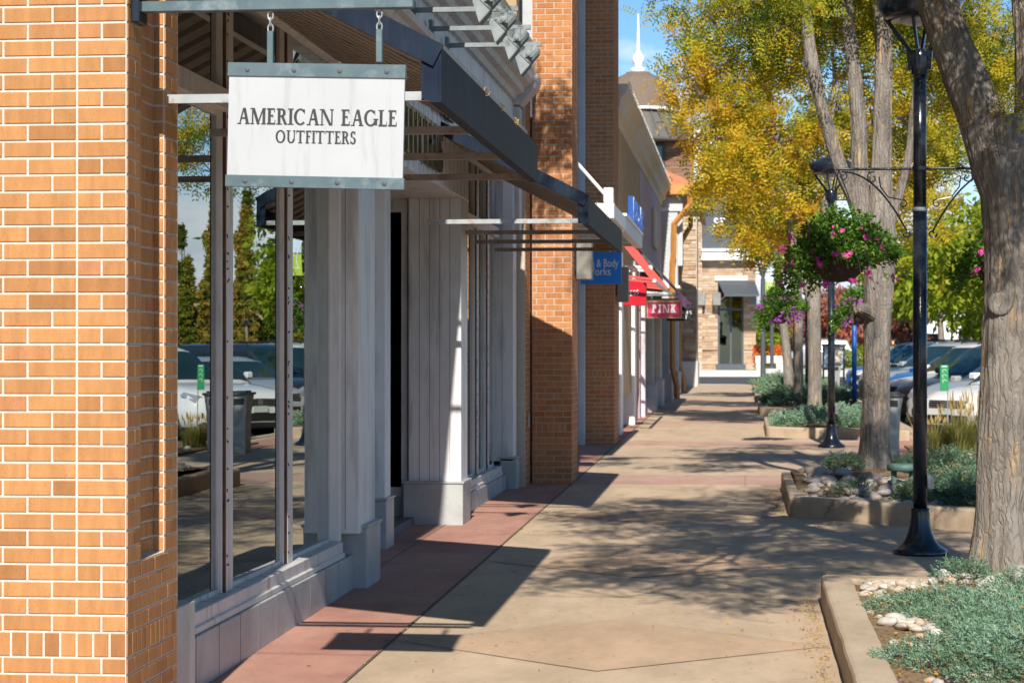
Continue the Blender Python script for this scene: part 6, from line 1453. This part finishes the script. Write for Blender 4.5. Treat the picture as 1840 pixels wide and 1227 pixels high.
# far concrete bench with orange flowers behind, across the street
y = 102; x0, x1 = X_at(1357, y), X_at(1408, y)
t_ = thing('concrete_bench', 'pale concrete bench across the side street', 'bench', ((x0 + x1) / 2, y, gz(y)))
fin('seat', MB().bbox(x0, x1, y, y + .6, Z_at(653, y), Z_at(639, y), .03), M['concrete_pale'], t_); fin('leg', MB().bbox(x1 - .35, x1 - .02, y + .02, y + .58, gz(y), Z_at(653.2, y), .02), M['concrete_pale'], t_); fin('leg', MB().bbox(x0 + .02, x0 + .3, y + .02, y + .58, gz(y), Z_at(653.2, y), .02), M['concrete_pale'], t_)
rg = np.random.default_rng(9); n = 2500; P = np.stack([rg.uniform(x0 - .1, x1, n), y + 1.2 + rg.normal(0, .2, n), rg.uniform(Z_at(652, y), Z_at(621, y), n) - np.abs(rg.normal(0, .05, n))], 1)
mb = MB(); quads(blades(P, unit(rg.normal(0, 1, (n, 3)) + np.array([0, 0, .5])), rg.uniform(.06, .14, n), rg.uniform(.04, .08, n)), mb, rg.uniform(0, 1, n)); fin('orange_flowers', mb, M['orange_flower'], label='mass of orange flowers behind the far concrete bench', cat='flowers', kind='stuff')

# ============================================================ CARS
def car_parts(paintm, suv=True, gl='carglass'):
    """car at the origin, nose towards +x (x from 0 at the nose to -L), returns list of (name, mb, mat, smooth, parent)"""
    L_ = 4.65 if suv else 4.6; Wd = .92; belt = 1.02 if suv else .90; roof = 1.66 if suv else 1.42; gc = .24
    xs = [0, -.06, -.25, -.8, -1.25, -1.5, -2.6, -3.6, -4.2, -4.5, -L_]
    hood = [.62, .74, .86, .94, 1.0, belt, belt, belt + .03, belt + .04, belt - .02, .8]
    wid = [.60, .74, .86, .91, .92, .92, .92, .92, .90, .86, .80]
    low = [.32, .26, .24, .24, .24, .24, .24, .24, .26, .30, .36]
    if not suv: hood = [z_ - .08 if z_ < belt else z_ for z_ in hood]
    sec = []; 
    for x, h, w, lo in zip(xs, hood, wid, low):
        m_ = lo + (h - lo) * .45
        half = [(0, h + .03), (w * .55, h + .022), (w * .86, h - .01), (w * .97, h - .07), (w, m_ + .06), (w, m_ - .08), (w * .97, lo + .07), (w * .9, lo), (0, lo)]
        ring = [(x, a, b_) for a, b_ in half] + [(x, -a, b_) for a, b_ in half[-2:0:-1]]
        sec.append(ring)
    n = len(sec[0]); V = [p for r in sec for p in r]; Fc = [(i * n + k, i * n + (k + 1) % n, (i + 1) * n + (k + 1) % n, (i + 1) * n + k) for i in range(len(sec) - 1) for k in range(n)]
    Fc += [tuple(range(n)), tuple((len(sec) - 1) * n + k for k in range(n))[::-1]]
    body = MB().add(V, Fc)
    # cabin
    cx = [-1.22, -2.0, -2.3, -3.4, -4.05 if suv else -3.6, -4.45 if suv else -4.1]
    cz = [belt - .02, roof - .07, roof, roof, roof - .05, belt + .02 if not suv else belt + .03]; cw = [.80, .70, .68, .68, .66, .74]
    sec = []
    for i, (x, z_, w) in enumerate(zip(cx, cz, cw)):
        wb = .88; b0 = belt - .05; zz_ = max(z_, b0 + .02)
        half = [(0, zz_ + .02), (w * .7, zz_ + .012), (w * .95, zz_ - .02), (w + (wb - w) * .05, zz_ - .06 if zz_ - .06 > b0 else b0 + .01), (wb, b0)]
        sec.append([(x, a, b_) for a, b_ in half] + [(x, -a, b_) for a, b_ in half[::-1][:-1]])
    n = len(sec[0]); V = [p for r in sec for p in r]; Fc = [(i * n + k, i * n + (k + 1) % n, (i + 1) * n + (k + 1) % n, (i + 1) * n + k) for i in range(len(sec) - 1) for k in range(n)]
    body.add(V, Fc)
    out = [('body', body, paintm, True, None)]
    # glazing just proud of the cabin
    def q(P, off): 
        a, b_, c, d = [Vector(p) for p in P]; nn = (b_ - a).cross(c - a).normalized()
        if nn.dot(Vector(off)) < 0: nn = -nn
        V = [p + nn * .012 for p in (a, b_, c, d)] + [p - nn * .01 for p in (a, b_, c, d)]
        return MB().add([tuple(v) for v in V], [(0, 1, 2, 3), (7, 6, 5, 4), (0, 4, 5, 1), (1, 5, 6, 2), (2, 6, 7, 3), (3, 7, 4, 0)])
    idx = [len(sec[0]) - 3, len(sec[0]) - 2, len(sec[0]) - 1, 0, 1, 2, 3]
    def wl(ia, ib, qa, qb, ox, oz):
        A_ = [Vector(sec[ia][j]).lerp(Vector(sec[ib][j]), qa) for j in idx[0:7]]; B_ = [Vector(sec[ia][j]).lerp(Vector(sec[ib][j]), qb) for j in idx[0:7]]
        top = [p + Vector((ox, 0, oz)) for p in A_ + B_]; bot = [p - Vector((ox, 0, oz)) for p in A_ + B_]
        n_ = 7; F_ = [(i, i + 1, n_ + i + 1, n_ + i) for i in range(n_ - 1)]; F_ += [(2 * n_ + i, 3 * n_ + i, 3 * n_ + i + 1, 2 * n_ + i + 1) for i in range(n_ - 1)]
        F_ += [(i, 2 * n_ + i, 2 * n_ + i + 1, i + 1) for i in range(n_ - 1)] + [(n_ + i, n_ + i + 1, 3 * n_ + i + 1, 3 * n_ + i) for i in range(n_ - 1)] + [(0, n_, 3 * n_, 2 * n_), (n_ - 1, 3 * n_ - 1, 4 * n_ - 1, 2 * n_ - 1)]
        return MB().add([tuple(p) for p in top + bot], F_)
    out.append(('windscreen', wl(0, 1, .07, .93, .010, .012), M['green_glass'], False, None))
    out.append(('rear_window', wl(4, 5, .12, .85, -.010, .010), M['carglass'], False, None))
    for s in (-1, 1):
        for (xa, xb, xc, xd) in ((-1.50, -2.42, -2.42, -2.12), (-2.50, -3.35, -3.35, -2.50)) + (((-3.42, -4.25, -3.98, -3.42),) if suv else ((-3.42, -3.95, -3.62, -3.42),)):
            out.append(('side_window', q([(xa, s * .868, belt + .03), (xb, s * .868, belt + .03), (xc, s * .716, roof - .14), (xd, s * .716, roof - .14)], (0, s, 0)), M[gl], False, None))
        out.append(('headlight', MB().add([(-.05, s * .50, .66), (-.12, s * .78, .68), (-.42, s * .905, .80), (-.34, s * .86, .86), (-.13, s * .70, .80), (-.08, s * .52, .74), (-.3, s * .5, .7)], [(0, 1, 4, 5), (1, 2, 3, 4), (5, 4, 6), (4, 3, 6), (0, 5, 6), (1, 0, 6), (2, 1, 6), (3, 2, 6)]), M['headlight'], False, None))
        out.append(('mirror', MB().bbox(-1.62, -1.45, s * 1.02 - .09, s * 1.02 + .09, belt + .04, belt + .17, .03), paintm, False, None))
        for xw in (-.86, -3.62):
            out.append(('wheel_arch', MB().lathe((xw, s * .80, .36), [(.40, 0), (.40, .125), (.36, .126), (.001, .126)], 24, (0, s, 0)), M['blackplastic'], False, None))
            out.append(('tyre', MB().lathe((xw, s * .74, .345), [(.22, 0), (.33, 0), (.345, .03), (.345, .18), (.33, .205), (.22, .205)], 24, (0, s, 0)), M['rubber'], True, None))
            rim = MB().lathe((xw, s * .74, .345), [(.235, .14), (.235, .2), (.215, .2), (.21, .16), (.001, .155)], 24, (0, s, 0))
            for k in range(5):
                a = k * 1.2566; rim.bar((xw, s * .93, .345), (xw + .22 * math.cos(a), s * .935, .345 + .22 * math.sin(a)), .04)
            out.append(('rim', rim, M['rim'], False, 'tyre'))
        out.append(('fog_light', MB().bbox(-.07, -.03, s * .62 - .09, s * .62 + .09, .40, .50, .01), M['blackplastic'], False, None))
    gr = MB().bbox(-.05, .012, -.46, .46, .60, .73, .01).bbox(-.04, .016, -.50, .50, .34, .48, .01); out.append(('grille', gr, M['blackplastic'], False, None))
    sl_ = MB()
    for k in range(3): sl_.bbox(.008, .020, -.45, .45, .615 + k * .04, .627 + k * .04, .003)
    sl_.lathe((.014, 0, .665), [(.055, 0), (.055, .01), (.001, .012)], 16, (1, 0, 0)); out.append(('grille_bar', sl_, M['rim'], False, 'grille'))
    out.append(('number_plate', MB().bbox(.018, .028, -.152, .152, .49, .60, .003), M['plate'], False, None))
    out.append(('roof_rail', MB().tube([(-2.2, -.60, roof + .01), (-2.4, -.60, roof + .06), (-3.7, -.60, roof + .06), (-3.9, -.60, roof)], .015, 6).tube([(-2.2, .60, roof + .01), (-2.4, .60, roof + .06), (-3.7, .60, roof + .06), (-3.9, .60, roof)], .015, 6), M['blackplastic'], False, None))
    out.append(('bumper_lower', MB().bbox(-.5, .0, -.72, .72, .20, .33, .04), M['blackplastic'], False, None))
    return out
protos = {}
def car(kind, pm, x, y, ang, label):
    if (kind, pm) not in protos:
        t_ = thing('parked_car', label, 'car', (0, 0, 0), 'cars parked nose-in along the kerb'); d = {}
        for (nm, mb, mat, sm, par) in car_parts(M[pm], kind): 
            o = fin(nm, mb, mat, d.get(par, t_) if par else t_, smooth=sm); d[nm] = o
            if sm:
                try: o.data.set_sharp_from_angle(angle=R_(38))
                except Exception: pass
        protos[(kind, pm)] = t_
    else: t_ = copy_tree(protos[(kind, pm)])
    t_.location = (x, y, gz(y) - .15); t_.rotation_euler.z = ang; t_['label'] = label; return t_
HD = math.atan2(-.58, -.81)
row = [('car_white', 1, 'nearest white car with license plate, nose behind the ornamental grass'), ('car_silver', 0, 'silver car parked between the nearest white car and the dark one'), ('car_dark', 1, 'dark SUV with slatted grille behind the nearest lamp pole'),
       ('car_white', 1, 'white SUV with roof rails seen above the dark car'), ('car_blue', 0, 'blue car mostly hidden behind the white SUV'), ('car_silver', 1, 'silver SUV farther along the kerb row'), ('car_dark', 0, 'dark sedan far along the kerb row'), ('car_white', 1, 'farthest white car in the kerb row'), ('car_blue', 1, 'blue SUV at the far end of the kerb row')]
FXL = 3.5
for i, (pm, sv, lb) in enumerate(row):
    y = 37.6 + i * 3.45; car(bool(sv), pm, FXL, y, HD, lb)
for i, (x, y, pm, lb) in enumerate(((12.2, 96, 'car_dark', 'dark SUV far back in the car park, light roof rails'), (9.2, 92, 'car_silver', 'silver SUV far back in the car park, left of the dark one'), (15.5, 98, 'car_white', 'white SUV far back in the car park near the right edge'), (17.5, 70, 'car_white', 'white car of the middle row, seen in the window reflection'), (17.0, 76, 'car_red', 'red car of the middle row, seen in the window reflection'), (X_at(1385, 118), 118, 'car_silver', 'silver car passing behind the far concrete bench'))):
    car(True, pm, x, y, R_(180) if y > 80 else HD, lb)
